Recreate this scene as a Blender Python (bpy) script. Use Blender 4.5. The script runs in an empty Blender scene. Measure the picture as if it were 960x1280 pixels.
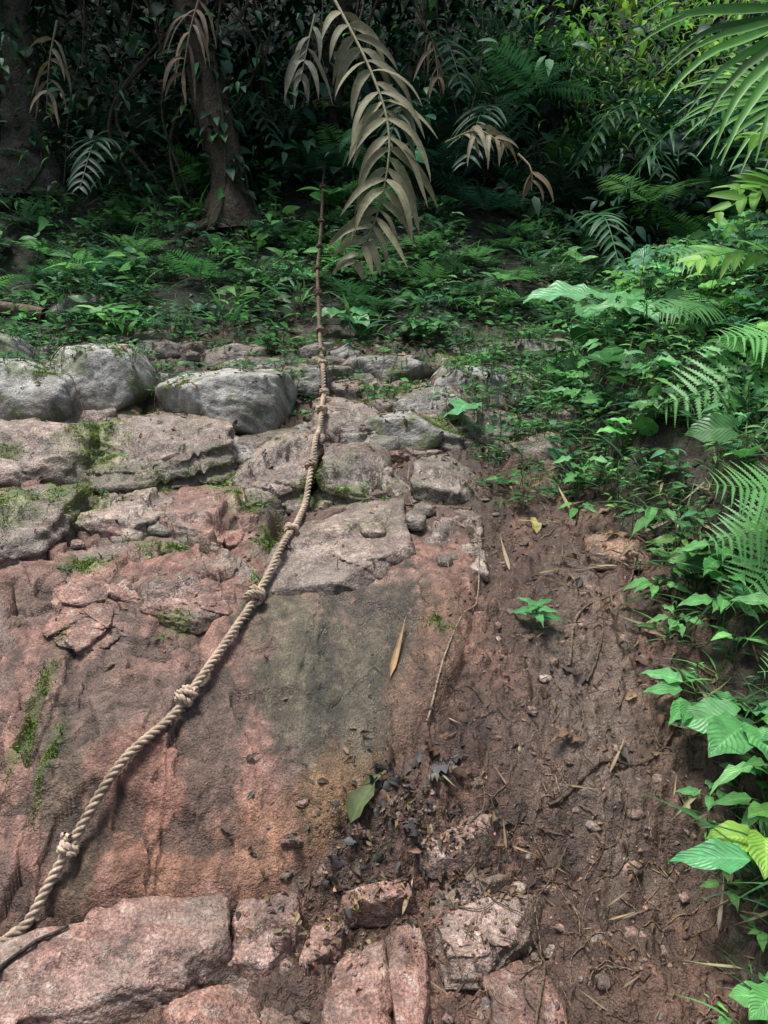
import bpy, bmesh, math, numpy as np
from mathutils import Vector
rng = np.random.default_rng(7)
R = rng.random
def U(a, b, n=None): return a + (b - a) * R(n)
def sst(x): x = np.clip(x, 0, 1); return x * x * (3 - 2 * x)

# ------------------------------------------------------------ noise
_perm = np.random.default_rng(3).permutation(256)
_perm = np.concatenate([_perm, _perm, _perm])
def hsh(i, j, s=0):
    return _perm[(_perm[(_perm[(i + s * 17) & 255] + j) & 255] + s * 31) & 255]
def perlin(x, y, s=0):
    xi = np.floor(x).astype(int); yi = np.floor(y).astype(int)
    xf = x - xi; yf = y - yi
    u = xf**3 * (xf * (xf * 6 - 15) + 10); v = yf**3 * (yf * (yf * 6 - 15) + 10)
    def g(a, b, dx, dy):
        t = hsh(a, b, s) * (2 * np.pi / 256); return np.cos(t) * dx + np.sin(t) * dy
    n00 = g(xi, yi, xf, yf); n10 = g(xi + 1, yi, xf - 1, yf)
    n01 = g(xi, yi + 1, xf, yf - 1); n11 = g(xi + 1, yi + 1, xf - 1, yf - 1)
    return (n00 * (1 - u) + n10 * u) * (1 - v) + (n01 * (1 - u) + n11 * u) * v
def fbm(x, y, o=4, s=0):
    r = 0; a = 1.0; f = 1.0
    for k in range(o):
        r = r + a * perlin(x * f + 13.7 * k, y * f + 7.1 * k, s + k); a *= .5; f *= 2.03
    return r
def facets(x, y, cell, s=0, tilt=.5):
    X = x / cell; Y = y / cell
    xi = np.floor(X).astype(int); yi = np.floor(Y).astype(int)
    best = np.full(X.shape, 9e9); sec = np.full(X.shape, 9e9); val = np.zeros(X.shape)
    for a in (-1, 0, 1):
        for b in (-1, 0, 1):
            i = xi + a; j = yi + b
            cx = i + hsh(i, j, s) / 256.; cy = j + hsh(i, j, s + 1) / 256.
            dx = X - cx; dy = Y - cy; d = dx * dx + dy * dy
            h = (hsh(i, j, s + 2) / 256. - .5) + tilt * ((hsh(i, j, s + 3) / 128. - 1) * dx + (hsh(i, j, s + 4) / 128. - 1) * dy)
            m = d < best
            sec = np.where(m, best, np.minimum(sec, d)); val = np.where(m, h, val); best = np.where(m, d, best)
    return val, np.sqrt(sec) - np.sqrt(best)

# ------------------------------------------------------------ mesh builder
class B:
    def __init__(s): s.v = []; s.f = []; s.c = []; s.l = []; s.n = 0
    def add(s, v, f, c, l=None):
        v = np.asarray(v, float); n = len(v)
        c = np.asarray(c, float)
        if c.ndim == 1: c = np.tile(c, (n, 1))
        if l is None: l = np.zeros((n, 3))
        s.v.append(v); s.c.append(c); s.l.append(l)
        for q in (f if isinstance(f, list) else [f]):
            s.f.append(np.asarray(q, int) + s.n)
        s.n += n
    def inst(s, tpl, M, T, C):
        tv, tf, tl = tpl; N = len(T)
        if N == 0: return
        v = np.einsum('nij,kj->nki', M, tv) + T[:, None, :]
        k = len(tv)
        c = np.repeat(C, k, axis=0); l = np.tile(tl, (N, 1))
        fs = []
        for q in (tf if isinstance(tf, list) else [tf]):
            fs.append((q[None] + (np.arange(N) * k)[:, None, None]).reshape(-1, q.shape[1]))
        s.add(v.reshape(-1, 3), fs, c, l)
    def obj(s, name, mat, smooth=True, parent=None):
        v = np.concatenate(s.v); c = np.concatenate(s.c); l = np.concatenate(s.l)
        me = bpy.data.meshes.new(name)
        me.vertices.add(len(v)); me.vertices.foreach_set('co', v.astype(np.float32).ravel())
        loops = np.concatenate([q.ravel() for q in s.f]); tot = np.concatenate([np.full(len(q), q.shape[1]) for q in s.f])
        st = np.concatenate([[0], np.cumsum(tot)[:-1]])
        me.loops.add(len(loops)); me.loops.foreach_set('vertex_index', loops.astype(np.int32))
        me.polygons.add(len(tot)); me.polygons.foreach_set('loop_start', st.astype(np.int32))
        me.polygons.foreach_set('loop_total', tot.astype(np.int32))
        me.polygons.foreach_set('use_smooth', np.full(len(tot), smooth))
        a = me.attributes.new('Col', 'FLOAT_COLOR', 'POINT')
        a.data.foreach_set('color', np.concatenate([c, np.ones((len(c), 1))], 1).astype(np.float32).ravel())
        a = me.attributes.new('luv', 'FLOAT_VECTOR', 'POINT'); a.data.foreach_set('vector', l.astype(np.float32).ravel())
        me.update(calc_edges=True)
        o = bpy.data.objects.new(name, me); bpy.context.scene.collection.objects.link(o)
        me.materials.append(mat)
        if parent: o.parent = parent
        return o
def empty(name):
    o = bpy.data.objects.new(name, None); bpy.context.scene.collection.objects.link(o); return o
def nrm(v): return v / (np.linalg.norm(v, axis=-1, keepdims=True) + 1e-9)
def spline(P, n):
    P = np.asarray(P, float); t = np.linspace(0, len(P) - 1, n); i = np.clip(t.astype(int), 0, len(P) - 2); f = (t - i)[:, None]
    Q = np.vstack([2 * P[0] - P[1], P, 2 * P[-1] - P[-2]])
    a, b, c, d = Q[i], Q[i + 1], Q[i + 2], Q[i + 3]
    return .5 * (2 * b + (c - a) * f + (2 * a - 5 * b + 4 * c - d) * f**2 + (3 * b - a - 3 * c + d) * f**3)
def frames_along(P):
    T = nrm(np.gradient(P, axis=0)); n = len(P); N = np.zeros_like(P)
    a = np.array([0, 0, 1.]) if abs(T[0, 2]) < .9 else np.array([1., 0, 0])
    x = a - T[0] * a.dot(T[0]); x /= np.linalg.norm(x)
    for i in range(n):
        x = x - T[i] * x.dot(T[i]); x /= np.linalg.norm(x) + 1e-9; N[i] = x
    return T, N, np.cross(T, N)
def tube(b, P, rad, seg, col, bump=0, seed=0):
    P = np.asarray(P, float); T, N, Bn = frames_along(P); n = len(P)
    rad = np.broadcast_to(rad, (n,)).copy()
    th = np.linspace(0, 2 * np.pi, seg, endpoint=False)
    r = np.repeat(rad[:, None], seg, 1)
    if bump:
        L = np.concatenate([[0], np.cumsum(np.linalg.norm(np.diff(P, axis=0), axis=1))])
        r = r * (1 + bump * fbm(np.cos(th)[None] * 1.6 + L[:, None] * 1.5 + seed, np.sin(th)[None] * 1.6 + L[:, None] * 3 + seed * 3, 4, seed % 20))
    v = P[:, None] + r[..., None] * (np.cos(th)[None, :, None] * N[:, None] + np.sin(th)[None, :, None] * Bn[:, None])
    i = np.arange(n - 1)[:, None]; j = np.arange(seg)[None]; k = (j + 1) % seg
    f = np.stack([i * seg + j, i * seg + k, (i + 1) * seg + k, (i + 1) * seg + j], -1).reshape(-1, 4)
    b.add(v.reshape(-1, 3), f, np.asarray(col, float))

# ------------------------------------------------------------ materials
def newmat(name):
    m = bpy.data.materials.new(name); m.use_nodes = True
    nt = m.node_tree; nt.nodes.clear(); return m, nt, nt.nodes, nt.links
def mth(nt, op, a, b=None, c=None):
    n = nt.nodes.new('ShaderNodeMath'); n.operation = op
    for i, q in enumerate((a, b, c)):
        if q is None: continue
        if isinstance(q, (int, float)): n.inputs[i].default_value = q
        else: nt.links.new(q, n.inputs[i])
    return n.outputs[0]
def noise(nt, scale, detail=4, rough=.6, vec=None):
    n = nt.nodes.new('ShaderNodeTexNoise'); n.inputs['Scale'].default_value = scale; n.inputs['Detail'].default_value = detail; n.inputs['Roughness'].default_value = rough
    if vec is None:
        t = nt.nodes.get('TC') or nt.nodes.new('ShaderNodeTexCoord'); t.name = 'TC'; vec = t.outputs['Object']
    nt.links.new(vec, n.inputs['Vector']); return n.outputs['Fac']
def ramp(nt, fac, lo, hi, a=0., b=1.):
    n = nt.nodes.new('ShaderNodeMapRange'); nt.links.new(fac, n.inputs[0])
    for i, q in enumerate((lo, hi, a, b)): n.inputs[i + 1].default_value = q
    return n.outputs[0]
def scalecol(nt, col, fac):
    n = nt.nodes.new('ShaderNodeVectorMath'); n.operation = 'SCALE'; nt.links.new(col, n.inputs[0])
    nt.links.new(fac, n.inputs['Scale']); return n.outputs[0]
def surf_mat(name, rough, nscale, amt, bumps, rvar=.15, spec=.4, wetattr=False, grey=0.):
    m, nt, N, L = newmat(name)
    at = N.new('ShaderNodeAttribute'); at.attribute_name = 'Col'
    na = noise(nt, nscale, 4, .75)
    a = ramp(nt, na, .32, .68, 1 - amt, 1 + amt)
    nb = noise(nt, nscale * 11, 2, .8)
    b = ramp(nt, nb, .32, .68, 1 - amt, 1 + amt)
    col = scalecol(nt, at.outputs['Color'], mth(nt, 'MULTIPLY', a, b))
    if grey:
        mx = N.new('ShaderNodeMixRGB'); mx.inputs[2].default_value = (.26, .23, .19, 1)
        L.new(ramp(nt, noise(nt, nscale * .45, 4, .7), .5, .66, 0, grey), mx.inputs[0]); L.new(col, mx.inputs[1]); col = scalecol(nt, mx.outputs[0], ramp(nt, nb, .3, .7, .8, 1.2))
    p = N.new('ShaderNodeBsdfPrincipled'); L.new(col, p.inputs['Base Color'])
    p.inputs['Specular IOR Level'].default_value = spec
    rr = ramp(nt, na, .35, .65, rough + rvar, rough - rvar)
    if wetattr:
        w = N.new('ShaderNodeAttribute'); w.attribute_name = 'luv'
        sx = N.new('ShaderNodeSeparateXYZ'); L.new(w.outputs['Vector'], sx.inputs[0])
        rr = mth(nt, 'SUBTRACT', rr, mth(nt, 'MULTIPLY', sx.outputs[0], .34))
    L.new(rr, p.inputs['Roughness'])
    h = None
    for sc, dist in bumps:
        bn = N.new('ShaderNodeBump'); bn.inputs['Strength'].default_value = 1; bn.inputs['Distance'].default_value = dist
        L.new(noise(nt, sc, 3, .7), bn.inputs['Height'])
        if h is not None: L.new(h, bn.inputs['Normal'])
        h = bn.outputs[0]
    if h is not None: L.new(h, p.inputs['Normal'])
    o = N.new('ShaderNodeOutputMaterial'); L.new(p.outputs[0], o.inputs[0]); return m
def leaf_mat(name, rough=.42, trans=.35, veins=True, spec=.5, detail=True):
    m, nt, N, L = newmat(name)
    at = N.new('ShaderNodeAttribute'); at.attribute_name = 'Col'
    uv = N.new('ShaderNodeAttribute'); uv.attribute_name = 'luv'
    sx = N.new('ShaderNodeSeparateXYZ'); L.new(uv.outputs['Vector'], sx.inputs[0])
    au = mth(nt, 'ABSOLUTE', sx.outputs[0])
    f = ramp(nt, au, 0, .12, 1.4, 1)
    if detail: f = mth(nt, 'MULTIPLY', f, ramp(nt, noise(nt, 22, 2, .7), .3, .7, .72, 1.25))
    vn = None
    if veins:
        ph = mth(nt, 'SUBTRACT', mth(nt, 'MULTIPLY', sx.outputs[1], 55.), mth(nt, 'MULTIPLY', au, 22.))
        vn = mth(nt, 'SINE', ph); f = mth(nt, 'MULTIPLY', f, ramp(nt, vn, .7, 1, 1, 1.12))
    col = scalecol(nt, at.outputs['Color'], f)
    p = N.new('ShaderNodeBsdfPrincipled'); L.new(col, p.inputs['Base Color'])
    p.inputs['Roughness'].default_value = rough; p.inputs['Specular IOR Level'].default_value = spec
    if veins:
        bn = N.new('ShaderNodeBump'); bn.inputs['Strength'].default_value = .45; bn.inputs['Distance'].default_value = .003
        L.new(vn, bn.inputs['Height']); L.new(bn.outputs[0], p.inputs['Normal'])
    o = N.new('ShaderNodeOutputMaterial')
    if trans <= 0: L.new(p.outputs[0], o.inputs[0]); return m
    t = N.new('ShaderNodeBsdfTranslucent'); L.new(scalecol(nt, col, mth(nt, 'ADD', 1.3, 0.)), t.inputs['Color'])
    mx = N.new('ShaderNodeMixShader'); mx.inputs[0].default_value = trans
    L.new(p.outputs[0], mx.inputs[1]); L.new(t.outputs[0], mx.inputs[2])
    L.new(mx.outputs[0], o.inputs[0]); return m
M_ground = surf_mat('rock_and_mud', .58, 16, .44, [(34, .016), (170, .006)], .16, .5, True)
M_rock = surf_mat('fractured_rock', .58, 10, .44, [(24, .014), (130, .006)], .16, .5, True, .35)
M_boulder = surf_mat('boulder_stone', .70, 9, .38, [(20, .012), (130, .005)])
M_bark = surf_mat('bark', .85, 8, .45, [(18, .04), (70, .012)])
M_rope = surf_mat('rope_fibre', .9, 50, .38, [(400, .0015)], .05, .15)
M_leaf = leaf_mat('leaf_green', .36)
M_dark = leaf_mat('leaf_forest', .5, 0, False, .25, False)
M_sun = leaf_mat('leaf_sunlit', .45, .4, False, .4, False)
M_fern = leaf_mat('fern_green', .5, .35, False, .5, False)
M_dry = leaf_mat('leaf_dry', .6, .2, False, .35)
M_moss = surf_mat('moss', .95, 30, .35, [(300, .002)], .03, .1)

# ------------------------------------------------------------ terrain
prof = np.array([(-60, -14), (-4, -.7), (0, -.1), (1.2, -.03), (1.625, 0), (1.906, .09), (2.0, .16), (2.12, .31), (2.33, .477), (2.6, .665), (2.8, .76), (3.05, .868),
    (3.4, 1.022), (3.85, 1.21), (4.2, 1.366), (4.75, 1.65), (5.2, 1.88), (5.7, 2.16), (6.4, 2.56), (7.1, 3.03), (7.8, 3.57), (9, 4.25), (14, 7.3), (25, 15), (60, 39), (90, 55)])
xbt = np.array([(0, .8), (1.6, .84), (2.1, .9), (2.6, .97), (3.05, 1.0), (3.4, .88), (3.85, .8), (4.2, .78), (4.75, 1.0), (5.4, 1.5), (7, 4), (60, 40)])
def PZ(y): return np.interp(y, prof[:, 0], prof[:, 1])
def base(x, y):
    z = PZ(y)
    t = x - np.interp(y, xbt[:, 0], xbt[:, 1]) + .08 * perlin(x * 3, y * 3, 9)
    z = z + np.where(y < 8, .42 * sst(t / .5) + .35 * np.maximum(0, t - .3), 0) * sst((y + 1) / 2) * (1 - sst((y - 4.6) / 2.5))
    z = z - .75 * sst((x - .8) / 2.2) * sst((y - 5.4) / 2)
    z = z + .22 * np.maximum(0, np.abs(x) - 3.2)
    return z, t
C_pink = (.235, .125, .094); C_pg = (.265, .195, .16); C_gray = (.22, .21, .19); C_pale = (.29, .20, .16); C_dirt = (.115, .065, .045)
C_dark = (.15, .115, .093); C_or = (.25, .125, .072); C_olive = (.080, .070, .046); C_fore = (.25, .14, .11)
main_poly = [(-2.2, 1.93), (-1.0, 1.9), (-.43, 1.93), (-.225, 2.01), (-.02, 2.14), (.16, 2.33), (.27, 2.54), (.37, 2.76), (.4, 3.3), (.1, 3.4), (-1.7, 3.2), (-2.4, 3.2)]
def poly_sdf(x, y, poly):
    p = np.array(poly, float); n = len(p); d = np.full(x.shape, 9e9); ins = np.zeros(x.shape, bool)
    for i in range(n):
        a = p[i]; b = p[(i + 1) % n]; e = b - a; wx = x - a[0]; wy = y - a[1]
        t = np.clip((wx * e[0] + wy * e[1]) / (e @ e), 0, 1)
        d = np.minimum(d, (wx - t * e[0])**2 + (wy - t * e[1])**2)
        c = ((a[1] > y) != (b[1] > y)) & (x < (b[0] - a[0]) * (y - a[1]) / (b[1] - a[1] + 1e-12) + a[0]); ins ^= c
    d = np.sqrt(d); return np.where(ins, d, -d)
yd = [1.3]
while yd[-1] < 8.6: yd.append(yd[-1] + .0022 * yd[-1] * (1.0 if yd[-1] < 3.6 else 1.6 if yd[-1] < 5.2 else 3))
ys = np.concatenate([np.linspace(-40, -2, 20), np.linspace(-1.7, 1.28, 40), yd, yd[-1] + np.cumsum(np.geomspace(.04, 1.6, 120))])
sdn = np.linspace(-.68, .68, 860)
cs = .68 + np.cumsum(np.geomspace(.004, 1.6, 45))
ss = np.concatenate([-cs[::-1], sdn, cs])
def Wd(y): return np.maximum(1.5, y) + .1
Yg, Sg = np.meshgrid(ys, ss, indexing='ij'); Xg = Sg * Wd(Yg)
H, tb = base(Xg, Yg)
sel = (Yg > 1.2) & (Yg < 5.6) & (np.abs(Xg) < 3.2)
r0, r1 = np.where(sel.any(1))[0][[0, -1]]; c0, c1 = np.where(sel.any(0))[0][[0, -1]]
sl = (slice(r0, r1 + 1), slice(c0, c1 + 1))
X = Xg[sl]; Y = Yg[sl]; h = H[sl].copy()
wx = X + .05 * fbm(X * 3.5, Y * 3.5, 4, 1); wy = Y + .04 * fbm(X * 3.5, Y * 3.5, 4, 5)
f1, e1 = facets(wx, wy, .33, 11, 1.1); f2, e2 = facets(X + .03 * perlin(X * 8, Y * 8, 3), Y * 1.3, .11, 15, 1.0)
lump = fbm(X * 3.2, Y * 3.2, 4, 21); fine = fbm(X * 22, Y * 22, 4, 25)
clod = np.abs(fbm(X * 9, Y * 9, 4, 41)); rut = fbm(X * 9, Y * 1.6, 3, 47)
g1, k1 = facets(X + .012 * perlin(X * 30, Y * 30, 61), Y + .012 * perlin(X * 30, Y * 30, 63), .055, 65, .3); g2, k2 = facets(X + .006 * perlin(X * 60, Y * 60, 67), Y, .022, 69, .3)
crumbzone = sst((fbm(X * 2.5, Y * 2.5, 3, 73) + .25) / .4)
crumb = (np.clip(k1 / .5, 0, 1)**.6 * .036 * np.clip(g1 + .35, 0, 1) + np.clip(k2 / .5, 0, 1)**.6 * .015 * np.clip(g2 + .4, 0, 1)) * (.25 + .75 * crumbzone)
h = h + .055 * clod + crumb + .03 * lump + .006 * fine + .024 * rut - .02
h = h + .06 * np.exp(-((X - .05) / .16)**2 - ((Y - 2.06) / .10)**2) * (1 + .5 * clod)
h = h - .03 * np.exp(-((X + .5) / .6)**2 - ((Y - 1.93) / .05)**2)
cn = fbm(X * 6, Y * 6, 4, 51)
col = np.tile(np.array(C_dirt), X.shape + (1,)) * (1 + .5 * cn + 1.3 * (crumb / .036 - .35))[..., None]
dn = sst((fbm(X * 2.2, Y * 1.3, 3, 53) + .1) / .4)[..., None]; col = col * (1 - .55 * dn) + np.array((.08, .05, .036)) * .55 * dn
gn = sst((fbm(X * 3, Y * 2.2, 3, 57) - .1) / .3)[..., None]; col = col * (1 - .5 * gn) + np.array((.20, .112, .077)) * .5 * gn
rock = np.zeros(X.shape)
rockvar = fbm(X * 2.1 + 5, Y * 2.1, 4, 131); rv2 = fbm(X * 7, Y * 5, 5, 133); rv3 = fbm(X * 26, Y * 26, 3, 137)
strk = fbm(X * 16 + .5 * perlin(X * 4, Y * 4, 3), Y * 3.2, 4, 151)
d = poly_sdf(wx, wy, main_poly)
left = sst((-.35 - X) / .4)
sh1 = sst((fbm(X * 1.5 + 3, Y * 2.2, 3, 161) + .05 + .1 * f2) / .02) * left; sh2 = sst((fbm(X * 2.1 + 9, Y * 3.0, 3, 167) - .05 + .1 * f2) / .02) * left
sh3 = sst((fbm(X * 2.6 + 2, Y * 3.4, 4, 171) + .12 * f2 - .02) / .015)
pit = np.clip(fbm(X * 30, Y * 30, 2, 173) - .25, 0, 1)
pl = base(X, Y)[0] + .05 + (.018 + .018 * left) * f1 + (.005 + .014 * left) * f2 + .018 * lump + .0035 * fine - .010 * left * np.exp(-(e1 / .025)**2) + .026 * sh1 + .020 * sh2 + .006 * sh3 - .008 * pit + .005 * strk
dd = np.clip(d, 0, .05); pl = pl - .03 * (1 - dd / .05)**2
hp = pl + np.minimum(0, d) * 2.2; win = hp > h
h = np.where(win, hp, h); rock = np.where(win, 1., 0)
h = h - .16 * np.exp(-((X + .47) / .035)**2 - ((Y - 3.25) / .16)**2)
c = np.array(C_pink)[None, None] * (1 + .22 * f1 + .15 * f2 + .35 * rv2 + .45 * rv3 + .25 * strk)[..., None]
a = sst((rockvar + .08) / .35)[..., None] * .6; c = c * (1 - a) + np.array((.135, .098, .073)) * (1 + .3 * rv3)[..., None] * a
a = sst((rv2 - .08) / .3)[..., None] * .55; c = c * (1 - a) + np.array((.085, .06, .045)) * a
a = sst((rv3 - .2) / .2)[..., None] * .3; c = c * (1 - a) + np.array((.30, .2, .165)) * a
c = c * (1 + .16 * (sh1 - .5) * left + .14 * (sh2 - .5) * left + .12 * (sh3 - .5))[..., None]
col = np.where(win[..., None], c, col)
def paint(cx, cy, rx, ry, c, s=1., ang=0, only=None, ns=4, st=.25):
    global col
    a = math.radians(ang); dx = (X - cx) * math.cos(a) + (Y - cy) * math.sin(a); dy = -(X - cx) * math.sin(a) + (Y - cy) * math.cos(a)
    d = np.sqrt((dx / rx)**2 + (dy / ry)**2) + .6 * fbm(X * ns, Y * ns * .7, 5, 61) + .35 * rv3 + .3 * strk
    w = sst((1.2 - d) / .6) * s
    if only is not None: w = w * only
    col = col * (1 - w[..., None]) + (np.array(c) * (1 + .35 * rv2 + .4 * rv3 + st * 2 * strk)[..., None]) * w[..., None]; return w
main = rock
wet = np.zeros(X.shape)
wet += paint(-.1, 2.45, .42, .48, C_olive, .93, 0, main) * .9
paint(-.3, 2.6, .10, .3, (.125, .11, .07), .6, 15, main); paint(.05, 2.35, .1, .25, (.05, .044, .031), .7, 10, main); paint(-.1, 2.7, .2, .1, (.055, .046, .035), .6, 10, main); paint(-.2, 2.4, .05, .3, (.045, .04, .027), .6, 5, main)
paint(.2, 2.55, .12, .42, (.145, .084, .054), .85, -20, main)
paint(-.3, 2.02, .55, .13, C_or, .75, 8, main); paint(-.1, 2.12, .25, .09, (.16, .10, .045), .7, 8, main)
paint(-.9, 2.35, .4, .28, (.12, .086, .066), .75, 0, main); paint(-.75, 2.1, .25, .12, (.25, .115, .078), .6, 0, main); paint(-.55, 2.25, .12, .3, (.09, .067, .05), .7, 20, main)
paint(-1.0, 2.15, .08, .3, (.075, .065, .04), .7, 30, main); paint(-.45, 2.5, .06, .25, (.09, .075, .05), .6, 15, main); paint(-.7, 2.45, .3, .06, (.28, .155, .12), .5, 10, main)
paint(-.15, 2.83, .32, .045, (.30, .19, .155), .7, 5, rock)
wet += paint(.6, 2.3, .22, .35, (.09, .063, .048), .75, 0, 1 - rock) * .9
paint(.75, 2.5, .16, .6, (.15, .11, .084), .65, -8, 1 - rock)
def blur(a, k):
    for ax in (0, 1):
        c = np.cumsum(np.concatenate([np.zeros_like(np.take(a, [0], ax)), a], ax), ax); n = a.shape[ax]
        i1 = np.minimum(np.arange(n) + k + 1, n); i0 = np.maximum(np.arange(n) - k, 0)
        s = np.take(c, i1, ax) - np.take(c, i0, ax); sh = [1, 1]; sh[ax] = n; a = s / (i1 - i0).reshape(sh)
    return a
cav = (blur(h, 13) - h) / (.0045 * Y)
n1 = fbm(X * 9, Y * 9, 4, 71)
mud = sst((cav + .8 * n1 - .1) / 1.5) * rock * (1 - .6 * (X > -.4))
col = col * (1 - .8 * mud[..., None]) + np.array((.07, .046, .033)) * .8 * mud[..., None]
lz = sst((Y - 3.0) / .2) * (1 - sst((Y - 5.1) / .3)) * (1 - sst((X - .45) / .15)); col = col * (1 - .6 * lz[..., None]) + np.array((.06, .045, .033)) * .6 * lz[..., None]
mosspots = [(-1.52, 3.95, .13, .22), (-1.44, 3.75, .12, .14), (-1.62, 3.1, .16, .13), (-1.4, 3.3, .16, .16), (-1.14, 2.3, .03, .2), (-1.04, 2.15, .02, .1), (.2, 2.6, .04, .03), (-1.95, 4.35, .14, .14), (-.62, 3.35, .12, .08), (-1.18, 2.9, .09, .05), (-.9, 3.02, .14, .04), (-.5, 3.15, .05, .12), (.05, 4.6, .2, .08), (.55, 5.0, .25, .1), (-.75, 2.6, .06, .03), (-.48, 2.78, .03, .05), (.9, 4.5, .2, .14), (-.2, 4.4, .14, .06), (-1.5, 4.4, .14, .1), (.32, 4.1, .12, .1), (-.78, 3.55, .07, .12), (-1.7, 2.95, .14, .07), (-.35, 3.5, .07, .06), (-1.0, 3.55, .2, .04), (-1.9, 3.3, .14, .12), (-2.0, 3.7, .2, .06), (-.1, 3.45, .15, .03), (-1.15, 4.15, .12, .05), (-1.75, 4.8, .2, .05)]
def mossamt(x, y, z=0):
    m = np.zeros(np.shape(x))
    for a, b_, c, d in mosspots:
        dd = np.sqrt(((x - a) / c)**2 + ((y - b_) / d)**2) + .6 * fbm(x * 9 + z * 6, y * 9 + z * 5, 3, 91); m = np.maximum(m, sst((1.3 - dd) / .8))
    return m
mossm = mossamt(X, Y) * .75
col = col * (1 - mossm[..., None]) + np.array((.08, .105, .028)) * (1 + .5 * rv3)[..., None] * mossm[..., None]
tbb = tb[sl]; humus = np.maximum(sst((tbb + .05 + .15 * n1) / .3), sst((Y - 5.0 + .5 * n1) / .4))
hc = np.array((.042, .031, .02))[None, None] * (1 + .5 * n1[..., None]); hc = hc + np.array((.0, .018, .0)) * sst(n1 * 2)[..., None]
col = col * (1 - humus[..., None]) + hc * humus[..., None]
H[sl] = h
H = H + (~sel) * np.where(Yg > 5, .12, .03) * fbm(Xg * 1.2, Yg * 1.2, 4, 95)
colF = np.tile(np.array((.014, .018, .009)), Xg.shape + (1,)) * (1 + .5 * fbm(Xg * 3, Yg * 3, 4, 97))[..., None]
colF[(Yg < 1.3) & (np.abs(Xg) < 1.3)] = C_dirt
colF[sl] = col; wetF = np.full(Xg.shape, -1.); wetF[sl] = np.clip(wet + .5 * mud + (.35 + .5 * sst(cn * 2)) * (1 - rock) * (1 - humus), 0, 1)
nr, nc = Xg.shape
idx = np.arange(nr * nc).reshape(nr, nc)
F = np.stack([idx[:-1, :-1], idx[:-1, 1:], idx[1:, 1:], idx[1:, :-1]], -1).reshape(-1, 4)
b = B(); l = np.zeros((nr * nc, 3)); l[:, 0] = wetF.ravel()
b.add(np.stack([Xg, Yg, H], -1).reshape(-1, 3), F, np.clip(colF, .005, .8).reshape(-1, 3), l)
b.obj('hillside_ground', M_ground)
def Z(x, y):
    x = np.asarray(x, float); y = np.asarray(y, float)
    j = np.clip(np.searchsorted(ys, y) - 1, 0, nr - 2); fy = (y - ys[j]) / (ys[j + 1] - ys[j])
    s = x / Wd(y); i = np.clip(np.searchsorted(ss, s) - 1, 0, nc - 2); fx = (s - ss[i]) / (ss[i + 1] - ss[i])
    return (H[j, i] * (1 - fx) + H[j, i + 1] * fx) * (1 - fy) + (H[j + 1, i] * (1 - fx) + H[j + 1, i + 1] * fx) * fy
GC = .012; GX, GY = -3.4, 1.2; GN, GM = int(6.4 / GC), int(4.8 / GC); HM = np.full((GN, GM), -99.)
def stamp(p):
    i = ((p[:, 0] - GX) / GC).astype(int); j = ((p[:, 1] - GY) / GC).astype(int); ok = (i >= 0) & (i < GN) & (j >= 0) & (j < GM)
    np.maximum.at(HM, (i[ok], j[ok]), p[ok, 2])
def ZT(x, y):
    x = np.asarray(x, float); y = np.asarray(y, float)
    i = np.clip(((x - GX) / GC).astype(int), 1, GN - 2); j = np.clip(((y - GY) / GC).astype(int), 1, GM - 2)
    g = np.maximum(HM[i, j], np.maximum(np.maximum(HM[i - 1, j], HM[i + 1, j]), np.maximum(HM[i, j - 1], HM[i, j + 1])) - .004)
    inside = (x > GX) & (x < GX + 6.4) & (y > GY) & (y < GY + 4.8)
    return np.maximum(Z(x, y), np.where(inside, g, -99))
def NRM(x, y, e=.025):
    gx = np.clip((ZT(x + e, y) - ZT(x - e, y)) / (2 * e), -1.2, 1.2); gy = np.clip((ZT(x, y + e) - ZT(x, y - e)) / (2 * e), -1.2, 1.2)
    return nrm(np.stack([-gx, -gy, np.ones_like(np.asarray(x, float))], -1))

# ------------------------------------------------------------ fractured rock blocks
ICO = {}
for sub in (3, 4, 5, 6):
    bm = bmesh.new(); bmesh.ops.create_icosphere(bm, subdivisions=sub, radius=1)
    ICO[sub] = (np.array([q.co[:] for q in bm.verts]), np.array([[q.index for q in ff_.verts] for ff_ in bm.faces])); bm.free()
def hull(pts):
    pts = sorted(map(tuple, pts))
    def half(ps):
        o = []
        for p in ps:
            while len(o) > 1 and (o[-1][0] - o[-2][0]) * (p[1] - o[-2][1]) - (o[-1][1] - o[-2][1]) * (p[0] - o[-2][0]) <= 0: o.pop()
            o.append(p)
        return o[:-1]
    return np.array(half(pts) + half(pts[::-1]))
def rockpaint(p, c, gsh=.5, up=None):
    x, y, z = p.T; a_ = x + .6 * z; b_ = y + .9 * z
    n2 = fbm(a_ * 6, b_ * 5, 4, 133); n3 = fbm(a_ * 24, b_ * 24, 3, 137); nv = fbm(a_ * 2 + 5, b_ * 2, 4, 131)
    cc = np.array(c)[None] * (1 + .35 * n2 + .45 * n3)[:, None]
    a = sst((nv + .1) / .35)[:, None] * gsh; cc = cc * (1 - a) + np.array((.235, .205, .17)) * (1 + .3 * n3)[:, None] * a
    a = sst((n2 - .05) / .3)[:, None] * .6; cc = cc * (1 - a) + np.array((.085, .062, .047)) * a
    a = sst((fbm(a_ * 3.3 + 7, b_ * 3.3, 4, 141) - .02) / .3)[:, None] * .45 * sst((y - 2.6) / .8)[:, None]; cc = cc * (1 - a) + np.array((.10, .11, .05)) * a
    a = sst((n3 - .22) / .15)[:, None] * .35; cc = cc * (1 - a) + np.array((.34, .315, .27)) * a
    m = mossamt(x, y, z)[:, None] * .8; cc = cc * (1 - m) + np.array((.10, .135, .03)) * (1 + .5 * n3)[:, None] * m
    return cc, n2
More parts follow.
